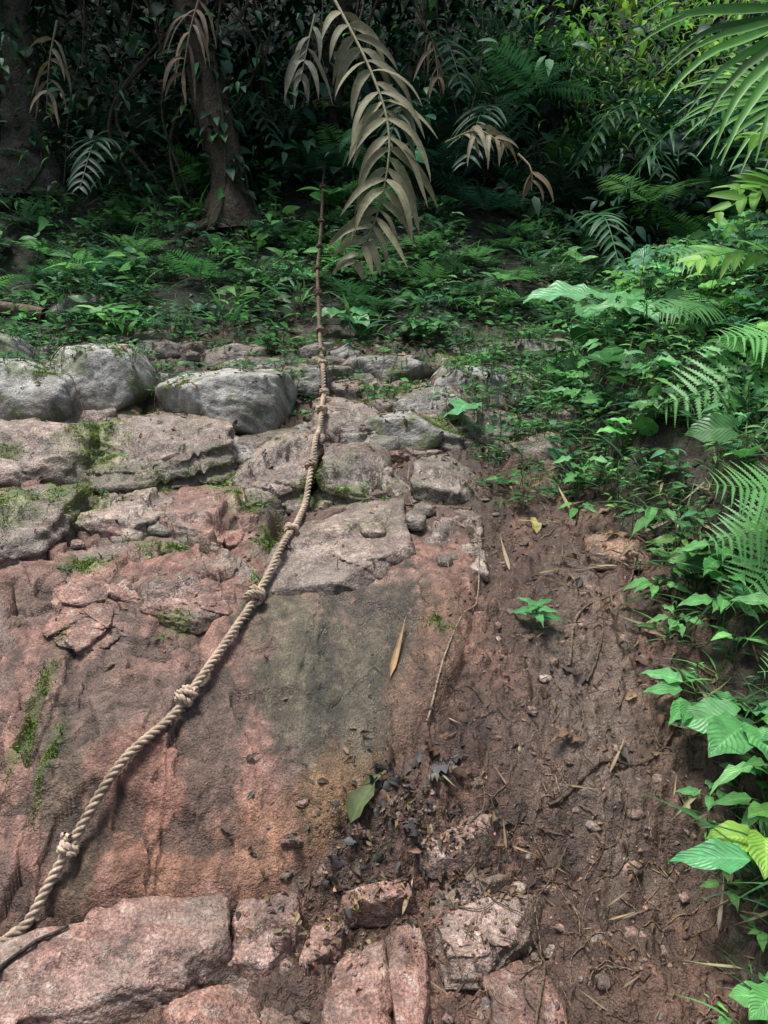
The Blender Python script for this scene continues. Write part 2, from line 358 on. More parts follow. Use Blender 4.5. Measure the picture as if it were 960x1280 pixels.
def rock_block(b, poly, ztop, gx, gy, thick, sd, sub, c, chips=5, gsh=.45, grow=1.04, k=170., rough=1., fac=1., steps=0):
    rg = np.random.default_rng(sd); P = hull(poly); ctr = P.mean(0); P = ctr + (P - ctr) * grow
    ext = (P.max(0) - P.min(0)) / 2; mn = ext.min()
    c3 = np.array([ctr[0], ctr[1], ztop - thick * .45]); nt_ = nrm(np.array([-gx, -gy, 1.])); top = np.array([ctr[0], ctr[1], ztop])
    pn = [nt_]; pd = [nt_ @ (top - c3)]
    for q in range(4):
        n_ = nrm(nt_ + np.append(rg.normal(size=2) * .17 * fac, 0)); pt = top + np.append(rg.uniform(-.4, .4, 2) * ext, 0); pt[2] = top[2] + gx * (pt[0] - top[0]) + gy * (pt[1] - top[1])
        pn.append(n_); pd.append(n_ @ (pt - c3))
    n = len(P)
    for i in range(n):
        e = P[(i + 1) % n] - P[i]; L_ = np.linalg.norm(e)
        if L_ < 1e-4: continue
        o = np.array([e[1], -e[0]]) / L_; md = (P[i] + P[(i + 1) % n]) / 2; zt = ztop + gx * (md[0] - ctr[0]) + gy * (md[1] - ctr[1])
        n_ = nrm(np.array([o[0], o[1], rg.uniform(-.05, .25)])); pt = np.array([md[0], md[1], zt - .12 * thick]); pn.append(n_); pd.append(n_ @ (pt - c3))
        if rg.random() < chips / 6.:
            n2_ = nrm(n_ + nt_ * rg.uniform(.4, 1.6) + rg.normal(size=3) * .3); pt2 = np.array([md[0], md[1], zt]) - np.append(o, 0) * rg.uniform(.0, .14) * mn - nt_ * .004; pn.append(n2_); pd.append(n2_ @ (pt2 - c3))
    pn.append(np.array([0, 0, -1.])); pd.append(thick * .55)
    pn = np.array(pn); pd = np.maximum(np.array(pd), thick * .12)
    v, f = ICO[sub]; dr = nrm(v * np.array([ext[0], ext[1], thick * .5])); dt = dr @ pn.T
    q = np.where(dt > .02, pd[None] / np.maximum(dt, .02), 3); q = np.minimum(q, 3)
    qm = q.min(1); rad = qm - np.log(np.exp(-k * (q - qm[:, None])).sum(1)) / k
    rad = np.minimum(rad, 1.375 * np.linalg.norm(dr * np.array([ext[0], ext[1], thick * .7]), axis=1)) if mn < .1 else np.minimum(rad, 1.6 * ext.max())
    p = c3 + dr * rad[:, None]
    a_ = p[:, 0] + .6 * p[:, 2]; b_ = p[:, 1] + .9 * p[:, 2]
    sc = min(1, mn / .25) * rough
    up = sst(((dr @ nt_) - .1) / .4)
    L_ = (p - c3) @ nt_ + .02 * fbm(p[:, 0] * 4, p[:, 1] * 4, 3, 7); li = np.floor(L_ / .036).astype(int)
    off = (hsh(li, li * 0 + sd, 3) / 256. - .5) * .036 * sc; dh = nrm(dr * np.array([1, 1, 0])); sidew = 1 - sst(((dr @ nt_) - .3) / .5)
    p = p + dh * (off * sidew)[:, None]
    tone = np.ones(len(p))
    for q in range(steps):   # bedding sheets snapped off the top
        an = rg.uniform(0, 6.28) if q else rg.uniform(-2.2, -.9); dv = np.array([math.cos(an), math.sin(an)]); s_ = (p[:, :2] - ctr) @ dv - rg.uniform(.0, .45) * mn + .07 * fbm(p[:, 0] * 4 + q * 5, p[:, 1] * 4, 3, 9) + .02 * np.sign(perlin(p[:, 0] * 14, p[:, 1] * 14, 12))
        w_ = sst(s_ / .012) * sst(((dr @ nt_) + .1) / .3); p[:, 2] -= rg.uniform(.02, .042) * w_; tone = tone * (1 - .12 * w_ * rg.choice([-1, 1]))
    fv, fe = facets(a_ + .03 * perlin(a_ * 9, b_ * 9, 4), b_, .17, sd % 40, 1.0); fv2, fe2 = facets(a_ + .01 * perlin(a_ * 25, b_ * 25, 4), b_ * 1.2, .07, sd % 40 + 9, .9)
    dsp = fac * (.026 * fv + .009 * fv2 - .010 * np.exp(-(fe / .03)**2)) + .008 * fbm(a_ * 5, b_ * 5, 4, 3) + .003 * fbm(a_ * 26, b_ * 26, 3, 9)
    p = p + dr * (dsp * sc)[:, None]
    cc, n2 = rockpaint(p, c, gsh)
    cc = cc * ((1 + .3 * fv + .15 * fv2) * tone)[:, None]
    low = ((1 - up) * .45)[:, None]; cc = cc * (1 - low) + np.array((.08, .062, .045)) * low  # block sides darkened in the colour, standing in for shade on risers
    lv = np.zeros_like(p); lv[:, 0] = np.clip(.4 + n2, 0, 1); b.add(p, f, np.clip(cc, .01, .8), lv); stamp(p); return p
blocks = [
 ([(-1.3, 1.86), (-1.06, 1.9), (-1.2, 2.35), (-1.42, 2.75), (-1.9, 2.8), (-1.9, 1.86)], .12, .03, .82, .25, C_pink, 6, .3),
 ([(-1.40, 2.60), (-1.1, 2.56), (-.84, 2.44), (-.76, 2.72), (-.88, 3.02), (-1.40, 3.0)], .125, .06, .56, .25, C_pink, 6, .3),
 ([(-.88, 2.66), (-.68, 2.60), (-.50, 2.70), (-.41, 2.86), (-.50, 3.08), (-.87, 3.08)], .14, .02, .46, .25, C_pink, 6, .5),
 ([(-.47, 2.78), (-.3, 2.85), (-.124, 2.78), (.0, 2.90), (.09, 2.98), (.08, 3.4), (-.2, 3.5), (-.37, 3.42), (-.41, 3.16)], .115, .04, .38, .34, C_pg, 6, .3),
 ([(.10, 2.95), (.2, 2.91), (.40, 2.96), (.435, 3.30), (.28, 3.42), (.10, 3.38)], .11, -.04, .34, .32, C_pg, 6, .3),
 ([(-1.35, 3.16), (-1.0, 3.08), (-.94, 3.3), (-1.02, 3.52), (-1.44, 3.56)], .15, .04, .24, .4, C_pg, 6, .3),
 ([(-.94, 3.13), (-.70, 3.04), (-.52, 3.12), (-.53, 3.3), (-.68, 3.48), (-.95, 3.46)], .14, -.06, .28, .35, C_pink, 6, .4),
 ([(-1.35, 2.95), (-1.0, 3.0), (-.75, 2.96), (-.72, 3.12), (-1.2, 3.14)], .11, -.05, .36, .22, C_pink, 5, .3),
 ([(-2.1, 2.9), (-1.6, 2.84), (-1.39, 2.92), (-1.33, 3.25), (-1.48, 3.6), (-2.3, 3.62)], .22, .05, .22, .6, C_pg, 6, .4),
 ([(-1.42, 3.58), (-1.1, 3.52), (-.77, 3.6), (-.79, 3.85), (-.95, 4.12), (-1.3, 4.3), (-1.58, 4.1)], .22, .07, .22, .6, C_pg, 6, .4),
 ([(-2.4, 3.64), (-1.8, 3.58), (-1.47, 3.64), (-1.49, 3.9), (-1.66, 4.2), (-2.6, 4.24)], .20, -.06, .24, .6, C_pg, 6, .4),
 ([(-.76, 3.56), (-.55, 3.48), (-.35, 3.54), (-.31, 3.8), (-.43, 4.03), (-.76, 3.98)], .18, .14, .26, .45, C_pg, 6, .3),
 ([(-.29, 3.52), (-.1, 3.42), (.08, 3.47), (.12, 3.7), (-.02, 3.99), (-.28, 3.93)], .16, -.18, .26, .45, C_dark, 6, .4),
 ([(-.40, 4.06), (-.2, 4.0), (-.02, 4.06), (.0, 4.3), (-.2, 4.42), (-.40, 4.3)], .15, -.1, .26, .38, C_pg, 5, .5),
 ([(.13, 3.52), (.3, 3.46), (.46, 3.56), (.5, 3.78), (.3, 3.92), (.15, 3.8)], .10, -.14, .36, .3, C_dark, 5, .3),
 ([(.08, 4.33), (.28, 4.24), (.44, 4.32), (.46, 4.6), (.12, 4.65)], .13, .1, .3, .32, C_gray, 5, .6),
 ([(.50, 4.10), (.7, 4.0), (.87, 4.18), (.80, 4.40), (.58, 4.4)], .11, -.14, .3, .32, C_dark, 5, .5),
 ([(-.82, 3.44), (-.66, 3.38), (-.5, 3.44), (-.55, 3.55), (-.78, 3.58)], .06, .1, .3, .2, C_dark, 5, .4),
]
for q, (poly, off, gx, gy, th, c, sub, gsh) in enumerate(blocks):
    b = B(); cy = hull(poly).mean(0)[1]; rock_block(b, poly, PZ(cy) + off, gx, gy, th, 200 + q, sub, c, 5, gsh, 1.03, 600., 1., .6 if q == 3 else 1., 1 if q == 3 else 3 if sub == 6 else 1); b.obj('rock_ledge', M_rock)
fore = [
 ([(-1.2, 1.55), (-1.15, 1.74), (-.92, 1.84), (-.75, 1.875), (-.6, 1.87), (-.43, 1.91), (-.405, 1.76), (-.56, 1.66), (-.75, 1.60)], .10, .07, .20, .28, C_fore, 6),
 ([(-.405, 1.915), (-.235, 1.9), (-.222, 1.82), (-.3, 1.735), (-.40, 1.74)], .095, -.14, .25, .25, C_fore, 6),
 ([(-.80, 1.48), (-.62, 1.61), (-.45, 1.66), (-.36, 1.70), (-.24, 1.73), (-.2, 1.6), (-.23, 1.48)], .065, .05, .25, .22, C_pink, 6),
 ([(-.19, 1.5), (-.17, 1.70), (-.08, 1.79), (.0, 1.80), (.02, 1.65), (.0, 1.5)], .05, .05, .35, .16, C_pink, 5),
 ([(.0, 1.83), (.1, 1.85), (.12, 1.75), (.1, 1.55), (.03, 1.6)], .045, -.1, .35, .14, C_pink, 5),
 ([(.145, 1.7), (.145, 1.83), (.26, 1.87), (.36, 1.925), (.43, 1.9), (.38, 1.8), (.33, 1.76), (.245, 1.70)], .075, .03, .42, .10, C_pale, 6),
 ([(.105, 1.965), (.095, 2.04), (.2, 2.06), (.29, 2.09), (.35, 2.07), (.28, 2.0), (.2, 1.98), (.14, 1.955)], .085, .06, .6, .10, (.27, .175, .14), 6),
 ([(.135, 1.88), (.15, 1.945), (.3, 1.98), (.37, 1.97), (.22, 1.89)], .06, 0, .5, .1, (.15, .095, .068), 5),
 ([(-.125, 1.88), (-.115, 1.925), (.0, 1.945), (.07, 1.95), (.08, 1.9)], .06, .1, .4, .1, C_pink, 5),
 ([(.86, 3.0), (.86, 3.12), (.98, 3.12), (1.12, 3.02), (1.06, 2.95), (.92, 2.96)], .10, -.05, .55, .12, (.31, .165, .11), 5),
 ([(.26, 1.5), (.25, 1.7), (.37, 1.76), (.47, 1.7), (.44, 1.5)], .045, 0, .3, .12, C_pink, 5),
 ([(-.23, 1.74), (-.2, 1.86), (-.1, 1.87), (-.12, 1.79)], .03, 0, .4, .1, C_pink, 5),
]
for q, (poly, off, gx, gy, th, c, sub) in enumerate(fore):
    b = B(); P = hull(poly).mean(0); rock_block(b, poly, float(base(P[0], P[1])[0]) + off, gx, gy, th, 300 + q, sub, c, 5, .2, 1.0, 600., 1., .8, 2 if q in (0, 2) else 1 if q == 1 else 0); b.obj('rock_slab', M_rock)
def rpoly(cx, cy, s, asp=1.):
    n = rng.integers(5, 8); a = np.linspace(0, 6.28, n, endpoint=False) + U(-.35, .35, n); r = s * U(.7, 1.15, n); return np.column_stack([cx + r * np.cos(a) * asp, cy + r * np.sin(a)])
b = B()
for q in range(150):
    x, y = U(-2.6, 1.05), U(3.95, 5.25); s = U(.05, .17)
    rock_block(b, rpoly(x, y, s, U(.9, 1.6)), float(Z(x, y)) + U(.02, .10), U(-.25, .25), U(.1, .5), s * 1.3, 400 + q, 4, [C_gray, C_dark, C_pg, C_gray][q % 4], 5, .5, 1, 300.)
for q in range(80):
    x, y = U(-1.9, .5), U(2.95, 4.1); s = U(.025, .07)
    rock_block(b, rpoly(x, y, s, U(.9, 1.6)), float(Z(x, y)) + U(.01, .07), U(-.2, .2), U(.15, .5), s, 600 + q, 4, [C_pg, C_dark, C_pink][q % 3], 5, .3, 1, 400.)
for q in range(170):
    x, y = [(U(-.3, .45), U(1.6, 2.1)), (U(.2, .9), U(1.6, 2.3)), (U(.4, .95), U(2.3, 3.6))][q % 3]; s = U(.006, .028)
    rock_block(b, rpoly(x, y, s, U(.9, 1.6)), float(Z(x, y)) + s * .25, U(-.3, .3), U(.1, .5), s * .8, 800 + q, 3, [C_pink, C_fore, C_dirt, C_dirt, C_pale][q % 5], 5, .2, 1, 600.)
b.obj('rock_rubble', M_rock)

# ------------------------------------------------------------ boulders
boul = [(-.90, 4.36, 1.50, .37, .31, .24, 1.05, 3), (-1.72, 4.55, 1.61, .28, .28, .27, 1.05, 5), (-2.2, 4.42, 1.54, .36, .30, .25, 1.0, 8), (.13, 4.12, 1.34, .21, .20, .14, .8, 11),
        (.64, 4.72, 1.60, .36, .32, .18, .8, 14), (.02, 4.95, 1.72, .26, .22, .13, .75, 17), (-.43, 4.78, 1.63, .25, .22, .14, .75, 20), (1.02, 5.15, 1.85, .32, .22, .12, .7, 24),
        (-1.62, 5.32, 1.97, .13, .12, .07, .5, 27), (-.72, 4.95, 1.72, .2, .2, .12, .6, 30), (-1.3, 4.78, 1.64, .17, .15, .09, .6, 33), (-2.75, 4.9, 1.75, .4, .35, .25, .8, 39), (-2.3, 5.75, 2.2, .2, .2, .16, .4, 42)]
for bi, (x, y, z, rx, ry, rz, br, sd) in enumerate(boul):
    v, f = ICO[6]; rg = np.random.default_rng(sd)
    dirs = nrm(rg.normal(size=(10, 3)) * [1, 1, .9]); dist = rg.uniform(.66, .93, 10)
    dirs = np.vstack([dirs, nrm(np.array([[rg.uniform(-.2, .2), -.2, 1], [rg.uniform(-.3, .3), -1, .2]]))]); dist = np.append(dist, [.78, .8])
    dt = v @ dirs.T; q = np.where(dt > .05, dist[None] / np.maximum(dt, .05), 9)
    k = 34.; rad = -np.log(np.exp(-k * np.minimum(q, 3)).sum(1) + math.exp(-k * 1.04)) / k
    p = v * rad[:, None]
    nn = fbm(p[:, 0] * 2.5 + sd, p[:, 1] * 2.5 + p[:, 2] * 1.7, 5, sd % 30); p = p * (1 + .06 * nn)[:, None]
    nf = fbm(p[:, 0] * 9 + sd, p[:, 2] * 9 + p[:, 1] * 6, 4, 7); p = p * (1 + .014 * nf)[:, None]
    p = p * np.array((rx, ry, rz)) * 1.2 + np.array((x, y, z))
    c = np.array((.315, .305, .275))[None] * br * (1 + .35 * nn + .35 * nf)[:, None]
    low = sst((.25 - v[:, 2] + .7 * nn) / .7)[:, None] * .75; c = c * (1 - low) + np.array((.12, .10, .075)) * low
    ms = sst((fbm(p[:, 0] * 6, p[:, 1] * 6 + p[:, 2] * 5, 4, 3 + sd % 9) - (.10 if br > .9 else -.08)) / .25)[:, None] * .7
    c = c * (1 - ms) + np.array((.095, .12, .04)) * ms
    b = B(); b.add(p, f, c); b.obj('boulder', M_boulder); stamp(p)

# ------------------------------------------------------------ rope
def twisted(b, P, Rr, pitch, col, seg=7, ph=0):
    T, N, Bn = frames_along(P); L = np.concatenate([[0], np.cumsum(np.linalg.norm(np.diff(P, axis=0), axis=1))])
    n = len(P); th = np.linspace(0, 2 * np.pi, seg, endpoint=False); Rr = np.broadcast_to(Rr, (n,))
    i = np.arange(n - 1)[:, None]; j = np.arange(seg)[None]; k = (j + 1) % seg
    f = np.stack([i * seg + j, i * seg + k, (i + 1) * seg + k, (i + 1) * seg + j], -1).reshape(-1, 4)
    for s in range(3):
        a = 2 * np.pi * L / pitch + 2 * np.pi * s / 3 + ph
        C = P + (.5 * Rr)[:, None] * (np.cos(a)[:, None] * N + np.sin(a)[:, None] * Bn)
        v = C[:, None] + (.56 * Rr)[:, None, None] * (np.cos(th)[None, :, None] * N[:, None] + np.sin(th)[None, :, None] * Bn[:, None])
        cc = np.repeat(col, seg, axis=0) if np.ndim(col) > 1 else col
        b.add(v.reshape(-1, 3), f, cc)
rp = [(-1.9, 1.25), (-1.25, 1.66), (-1.05, 1.80), (-.90, 1.96), (-.645, 2.28), (-.48, 2.68), (-.39, 3.08), (-.348, 3.54), (-.34, 4.06), (-.356, 4.42), (-.40, 4.86), (-.44, 5.2), (-.52, 6.0), (-.555, 6.8), (-.6, 7.8)]
P2 = spline(rp, 1900); zt = ZT(P2[:, 0], P2[:, 1])
k = 22; zm = np.array([zt[max(0, i - k):i + k + 1].max() for i in range(len(zt))])
ker = np.hanning(91); ker /= ker.sum(); zs = np.convolve(np.pad(zm, 45, mode='edge'), ker, 'valid')
zs = np.maximum(zs - .012, np.convolve(np.pad(zt, 7, mode='edge'), np.ones(15) / 15, 'valid')) + .012
RP = np.column_stack([P2, zs]); RP[:, 2] += .14 * sst((RP[:, 1] - 4.9) / .9)
tail = spline([RP[-1], (-.62, 8.25, 4.3), (-.66, 8.62, 4.75)], 90)[1:]
RP = np.vstack([RP, tail]); n = len(RP)
Rr = np.interp(RP[:, 1], [2.0, 3.5, 5.5, 8], [.0148, .0142, .0135, .0135])
f = sst((RP[:, 1] - 4.3) / 1.5)[:, None]; rc = np.array((.42, .325, .24)) * (1 - f) + np.array((.16, .115, .08)) * f
rc = rc * (1 + .4 * fbm(RP[:, 0] * 9, RP[:, 1] * 9, 4, 5))[:, None]
b = B(); twisted(b, RP, Rr, .07, rc)
T, N_, Bn = frames_along(RP)
kn = [(1.96), (2.28), (2.68), (3.08), (3.54), (4.06), (4.42), (4.72), (4.98), (5.25), (5.6), (6.0), (6.45), (6.9), (7.4)]
for q, ky in enumerate(kn):
    i = int(np.argmin(np.abs(RP[:, 1] - ky))); c = RP[i] + np.array((0, 0, .009)); t = T[i]; a = N_[i]; d = Bn[i]; s = Rr[i] / .0195 * U(.92, 1.1)
    u = np.linspace(0, 1, 70); an = 2 * np.pi * 2.1 * u + q
    rad = (.025 + .005 * np.sin(3 * an + q)) * s
    Pk = c + t * ((-.024 + .048 * u) * s + .010 * np.sin(an * .5 + q))[:, None] + a * (rad * np.cos(an))[:, None] + d * (rad * np.sin(an))[:, None]
    twisted(b, Pk, .0150 * s, .055, rc[i] * 1.05, 7, q)
    an = -2 * np.pi * .8 * u + q * 2; rad = .036 * s
    Pk = c + t * ((.028 - .056 * u) * s)[:, None] + a * (rad * np.cos(an))[:, None] + d * (rad * np.sin(an))[:, None]
    twisted(b, Pk, .0120 * s, .05, rc[i] * 1.0, 7, q)
u = np.linspace(0, 1, 200); an = 2 * np.pi * 3 * u
twisted(b, np.column_stack([-.62 + .185 * np.cos(an), 8.75 + .185 * np.sin(an), 4.73 + .1 * u]), .0145, .09, np.array((.2, .15, .11)))
m = 1300; ii = rng.integers(100, 1400, m); hp = RP[ii] + .014 * nrm(rng.normal(size=(m, 3))); hd = nrm(rng.normal(size=(m, 3)) + T[ii]) * U(.01, .028, m)[:, None]
w = nrm(np.cross(hd, rng.normal(size=(m, 3)))) * .0005
v = np.stack([hp - w, hp + w, hp + hd], 1).reshape(-1, 3); b.add(v, np.arange(m * 3).reshape(-1, 3), np.array((.45, .37, .29)))
b.obj('knotted_rope', M_rope)

# ------------------------------------------------------------ leaf templates
def leaf_tpl(w=.5, n=6, kind='ovate', fold=.25, droop=.25, wave=0, lo=False):
    t = np.linspace(0, 1, n + 1)
    if kind == 'ovate': wd = np.sin(np.pi * t**.75) * (1 - .25 * t)
    elif kind == 'lance': wd = np.sin(np.pi * np.clip(t, 0, 1)**.6) * (1 - .45 * t)
    elif kind == 'heart': wd = np.where(t < .12, .75, 1) * np.sin(np.pi * (t * .82 + .18)**1.0) ** .8
    elif kind == 'pinna': wd = np.minimum(1, t * 9 + .35) * (1.02 - t)**.8 * np.where(np.arange(n + 1) % 2, 1, .38)
    else: wd = np.clip(np.minimum(t * 8, (1 - t) * 1.6), 0, 1)
    wd = np.maximum(wd, .015) * w / 2
    wd[-1] = .002
    us = np.array([-1, 0, 1.]) if lo else np.array([-1, -.5, 0, .5, 1.]); K = len(us)
    x = wd[:, None] * us[None]; y = np.repeat(t[:, None], K, 1)
    if kind == 'heart': y = y - .16 * (np.abs(us)[None]) * (1 - t[:, None])**3
    if kind == 'pinna': y = y + .03 * np.abs(us)[None] * (np.arange(n + 1) % 2)[:, None]
    z = fold * np.abs(x) - droop * y**2 + wave * np.sin(t[:, None] * 17) * np.abs(us)[None]**2 * w * .12
    v = np.stack([x, y, z], -1).reshape(-1, 3); i = np.arange(n)[:, None]; j = np.arange(K - 1)[None]
    f = np.stack([i * K + j, i * K + j + 1, (i + 1) * K + j + 1, (i + 1) * K + j], -1).reshape(-1, 4)
    l = np.stack([np.repeat(us[None], n + 1, 0), y, 0 * y], -1).reshape(-1, 3)
    return v, f, l
L_ov = leaf_tpl(.52, 7, 'ovate', .3, .28, 1); L_ov2 = leaf_tpl(.42, 7, 'ovate', .2, .45, 1); L_lan = leaf_tpl(.24, 6, 'lance', .5, .4); L_he = leaf_tpl(.85, 8, 'heart', .18, .3, .6)
K_ov = leaf_tpl(.52, 4, 'ovate', .3, .28, 0, True); K_ov2 = leaf_tpl(.42, 4, 'ovate', .2, .45, 0, True); K_lan = leaf_tpl(.22, 4, 'lance', .5, .4, 0, True); K_he = leaf_tpl(.8, 5, 'heart', .18, .3, 0, True)
L_grass = leaf_tpl(.055, 6, 'strap', .3, .75, 0, True)
def mats(d, up, size):
    d = nrm(d); x = nrm(np.cross(d, up)); z = np.cross(x, d)
    s = np.asarray(size)[:, None, None] if np.ndim(size) else size
    return np.stack([x, d, z], -1) * s
def leaves(b, tpl, pos, az, el, size, C, roll=.35, up0=(0, 0, 1.)):
    n = len(pos); d = np.stack([np.cos(az) * np.cos(el), np.sin(az) * np.cos(el), np.sin(el)], -1)
    up = np.tile(np.array(up0), (n, 1)) + rng.normal(size=(n, 3)) * roll
    b.inst(tpl, mats(d, up, size), pos, C)
def pal(n, cols, var=.25):
    cols = np.array(cols); i = rng.integers(0, len(cols), n); c = cols[i] * (1 + var * (R(n)[:, None] * 2 - 1))
    return c * (1 + .12 * (R((n, 3)) * 2 - 1))
G_mid = [(.065, .20, .05), (.085, .25, .07), (.04, .12, .04), (.11, .30, .08), (.06, .19, .09), (.035, .10, .04)]
G_brt = [(.14, .38, .12), (.18, .44, .13), (.11, .34, .15), (.22, .48, .12)]
G_drk = [(.014, .056, .031), (.022, .075, .037), (.038, .12, .052), (.016, .06, .038), (.065, .18, .078), (.009, .035, .024)]  # dark albedos put the forest's shade into the leaf colour
def fern_tpl(pairs=22, big=False, droop=.35, wr=.34):
    vs = []; fs = []; ls = []; n = 0
    pin = leaf_tpl(.20, 3, 'lance', .1, .12, 0, True) if not big else leaf_tpl(.19, 26, 'pinna', .15, .18, 0, True)
    def put(tpl, M, T):
        nonlocal n
        v = tpl[0] @ M.T + T; vs.append(v); fs.append(tpl[1] + n); ls.append(tpl[2]); n += len(v)
    rg = np.random.default_rng(5)
    for i in range(pairs):
        t = (i + 1.5) / (pairs + 1.5); y = t; z = -droop * t * t
        ln = wr * (np.sin(np.pi * min(1, (t * .82 + .18)))**.8) * (1.0 if t > .2 else .85)
        for sgn in (-1, 1):
            d = np.array([sgn * 1., .35 + rg.normal() * .05, -.12 + rg.normal() * .06]); d /= np.linalg.norm(d); up = np.array([0, 2 * droop * t, 1.]) + rg.normal(size=3) * .08; x = np.cross(d, up); x /= np.linalg.norm(x); zz = np.cross(x, d)
            put(pin, np.stack([x, d, zz], -1) * ln * rg.uniform(.92, 1.05), np.array([0, y, z]))
    tt = np.linspace(0, 1, 12); bb = B(); tube(bb, np.column_stack([0 * tt, tt, -droop * tt**2]), np.linspace(.007, .002, 12), 4, (0, 0, 0))
    vs.append(bb.v[0]); fs.append(bb.f[0] + n); ls.append(np.zeros((len(bb.v[0]), 3)))
    return np.concatenate(vs), np.concatenate(fs), np.concatenate(ls)
F_s = fern_tpl(18, False, .4); F_w = fern_tpl(14, False, .3, .45); F_b = fern_tpl(19, True, .28, .36)

def plants(b, pos, nl, smin, smax, hmin, hmax, cols, tpls, elr=(-.1, .7), stemcol=(.05, .09, .03), upb=(0, -.35, 1.)):
    n = len(pos); Hh = U(hmin, hmax, n); lean = rng.normal(size=(n, 3)) * .25; lean[:, 2] = 1; lean = nrm(lean); S = U(smin, smax, n); pc = pal(n, cols)
    rep = np.repeat(np.arange(n), nl); m = len(rep); kk = np.tile(np.arange(nl), n)
    fr = U(.45, 1, m); az = kk * 2.4 + np.repeat(R(n) * 6.28, nl) + U(-.4, .4, m); el = U(elr[0], elr[1], m)
    sz = S[rep] * U(.5, 1.2, m)
    p = pos[rep] + lean[rep] * (Hh[rep] * fr)[:, None]; hd = np.stack([np.cos(az), np.sin(az), .3 + 0 * az], -1) * (sz * .35)[:, None]
    ch = rng.integers(0, len(tpls), n)[rep]; C = pc[rep] * U(.6, 1.4, m)[:, None]
    for q, tp in enumerate(tpls):
        s = ch == q; leaves(b, tp, (p + hd)[s], az[s], el[s], sz[s], C[s], .4, upb)
    def rods(a, c, r, colr):
        nn = len(a); d = nrm(c - a); x = nrm(np.cross(d, np.array([.3, .2, .1]) + 0 * d)); y = np.cross(d, x)
        ring = [x, -.5 * x + .87 * y, -.5 * x - .87 * y]
        v = np.stack([a + w * r for w in ring] + [c + w * r * .6 for w in ring], 1).reshape(-1, 3)
        f = np.array([[0, 1, 4, 3], [1, 2, 5, 4], [2, 0, 3, 5]]); ff = (f[None] + (np.arange(nn) * 6)[:, None, None]).reshape(-1, 4)
        b.add(v, ff, colr)
    rods(pos - lean * .02, pos + lean * Hh[:, None], .0022 + .006 * S[:, None], np.array(stemcol)); rods(p, p + hd * 1.05, .0012 + .006 * sz[:, None], np.array(stemcol) * 1.3)
def pts_region(n, x0, x1, y0, y1, cond):
    x = U(x0, x1, n); y = U(y0, y1, n); k = cond(x, y); x, y = x[k], y[k]
    return np.column_stack([x, y, ZT(x, y)])
xbf = lambda y: np.interp(y, xbt[:, 0], xbt[:, 1])
b = B()
den = lambda x, y: (fbm(x * 1.5, y * 1.5, 3, 12) + U(-.2, .2, len(x))) > -.04
p = pts_region(5200, -5, 5.5, 5.05, 8.6, lambda x, y: den(x, y) & (y > 5.2 + .35 * perlin(x * 2, y * 0, 3)))
plants(b, p, 6, .035, .11, .03, .22, G_mid, [K_ov, K_ov2, K_ov])
p = pts_region(1100, -5, 5.5, 5.1, 8.6, lambda x, y: R(len(x)) < .9); plants(b, p, 5, .03, .07, .01, .1, G_mid, [K_ov, K_lan])
p = pts_region(450, -4.5, 5, 5.2, 8, den); plants(b, p, 5, .1, .17, .06, .34, G_mid + G_brt[:2], [K_he, K_ov, K_ov2])
p = pts_region(500, -4.5, 5, 5.3, 8.4, lambda x, y: R(len(x)) < .8); plants(b, p, 8, .10, .24, .02, .14, G_mid, [L_grass, K_lan], (.2, 1.1))
p = pts_region(640, -2.8, 1.5, 4.3, 5.4, lambda x, y: (R(len(x)) < .7)); plants(b, p, 5, .025, .06, .01, .06, G_mid, [K_ov])
for (mx_, my_, sx_, sy_) in mosspots:
    n_ = 5 if my_ > 2.8 else 2
    x_ = mx_ + sx_ * rng.normal(size=n_) * .6; y_ = my_ + sy_ * rng.normal(size=n_) * .6; plants(b, np.column_stack([x_, y_, ZT(x_, y_)]), 5, .012, .03, .005, .03, G_mid, [K_ov, K_ov2])
b.obj('ground_cover_plants', M_leaf)
b = B()
cond = lambda x, y: (x > xbf(y) + .02 + .12 * R(len(x))) & (x < xbf(y) + 1.6)
p = pts_region(2700, .65, 3.2, 1.5, 5.6, lambda x, y: cond(x, y) & (R(len(x)) < .25 + .8 * sst((y - 2.2) / 1.2))); plants(b, p, 6, .03, .085, .03, .22, G_mid + G_brt, [K_ov, K_ov2, K_lan])
p = pts_region(480, .7, 3.0, 1.7, 5.6, lambda x, y: cond(x, y) & (x > xbf(y) + .15)); plants(b, p, 5, .08, .14, .1, .35, G_mid + G_brt * 2, [L_ov, L_he, L_ov2])
p = pts_region(1000, .7, 2.6, 1.5, 5.2, cond); plants(b, p, 6, .08, .22, .0, .05, G_mid + G_brt[:1], [L_grass], (.1, 1.2))
p = pts_region(360, .5, 1.1, 3.4, 5.2, lambda x, y: R(len(x)) < .8); plants(b, p, 6, .03, .075, .02, .14, G_mid + G_brt[:1], [K_ov, K_lan])
b.obj('bank_plants', M_leaf)

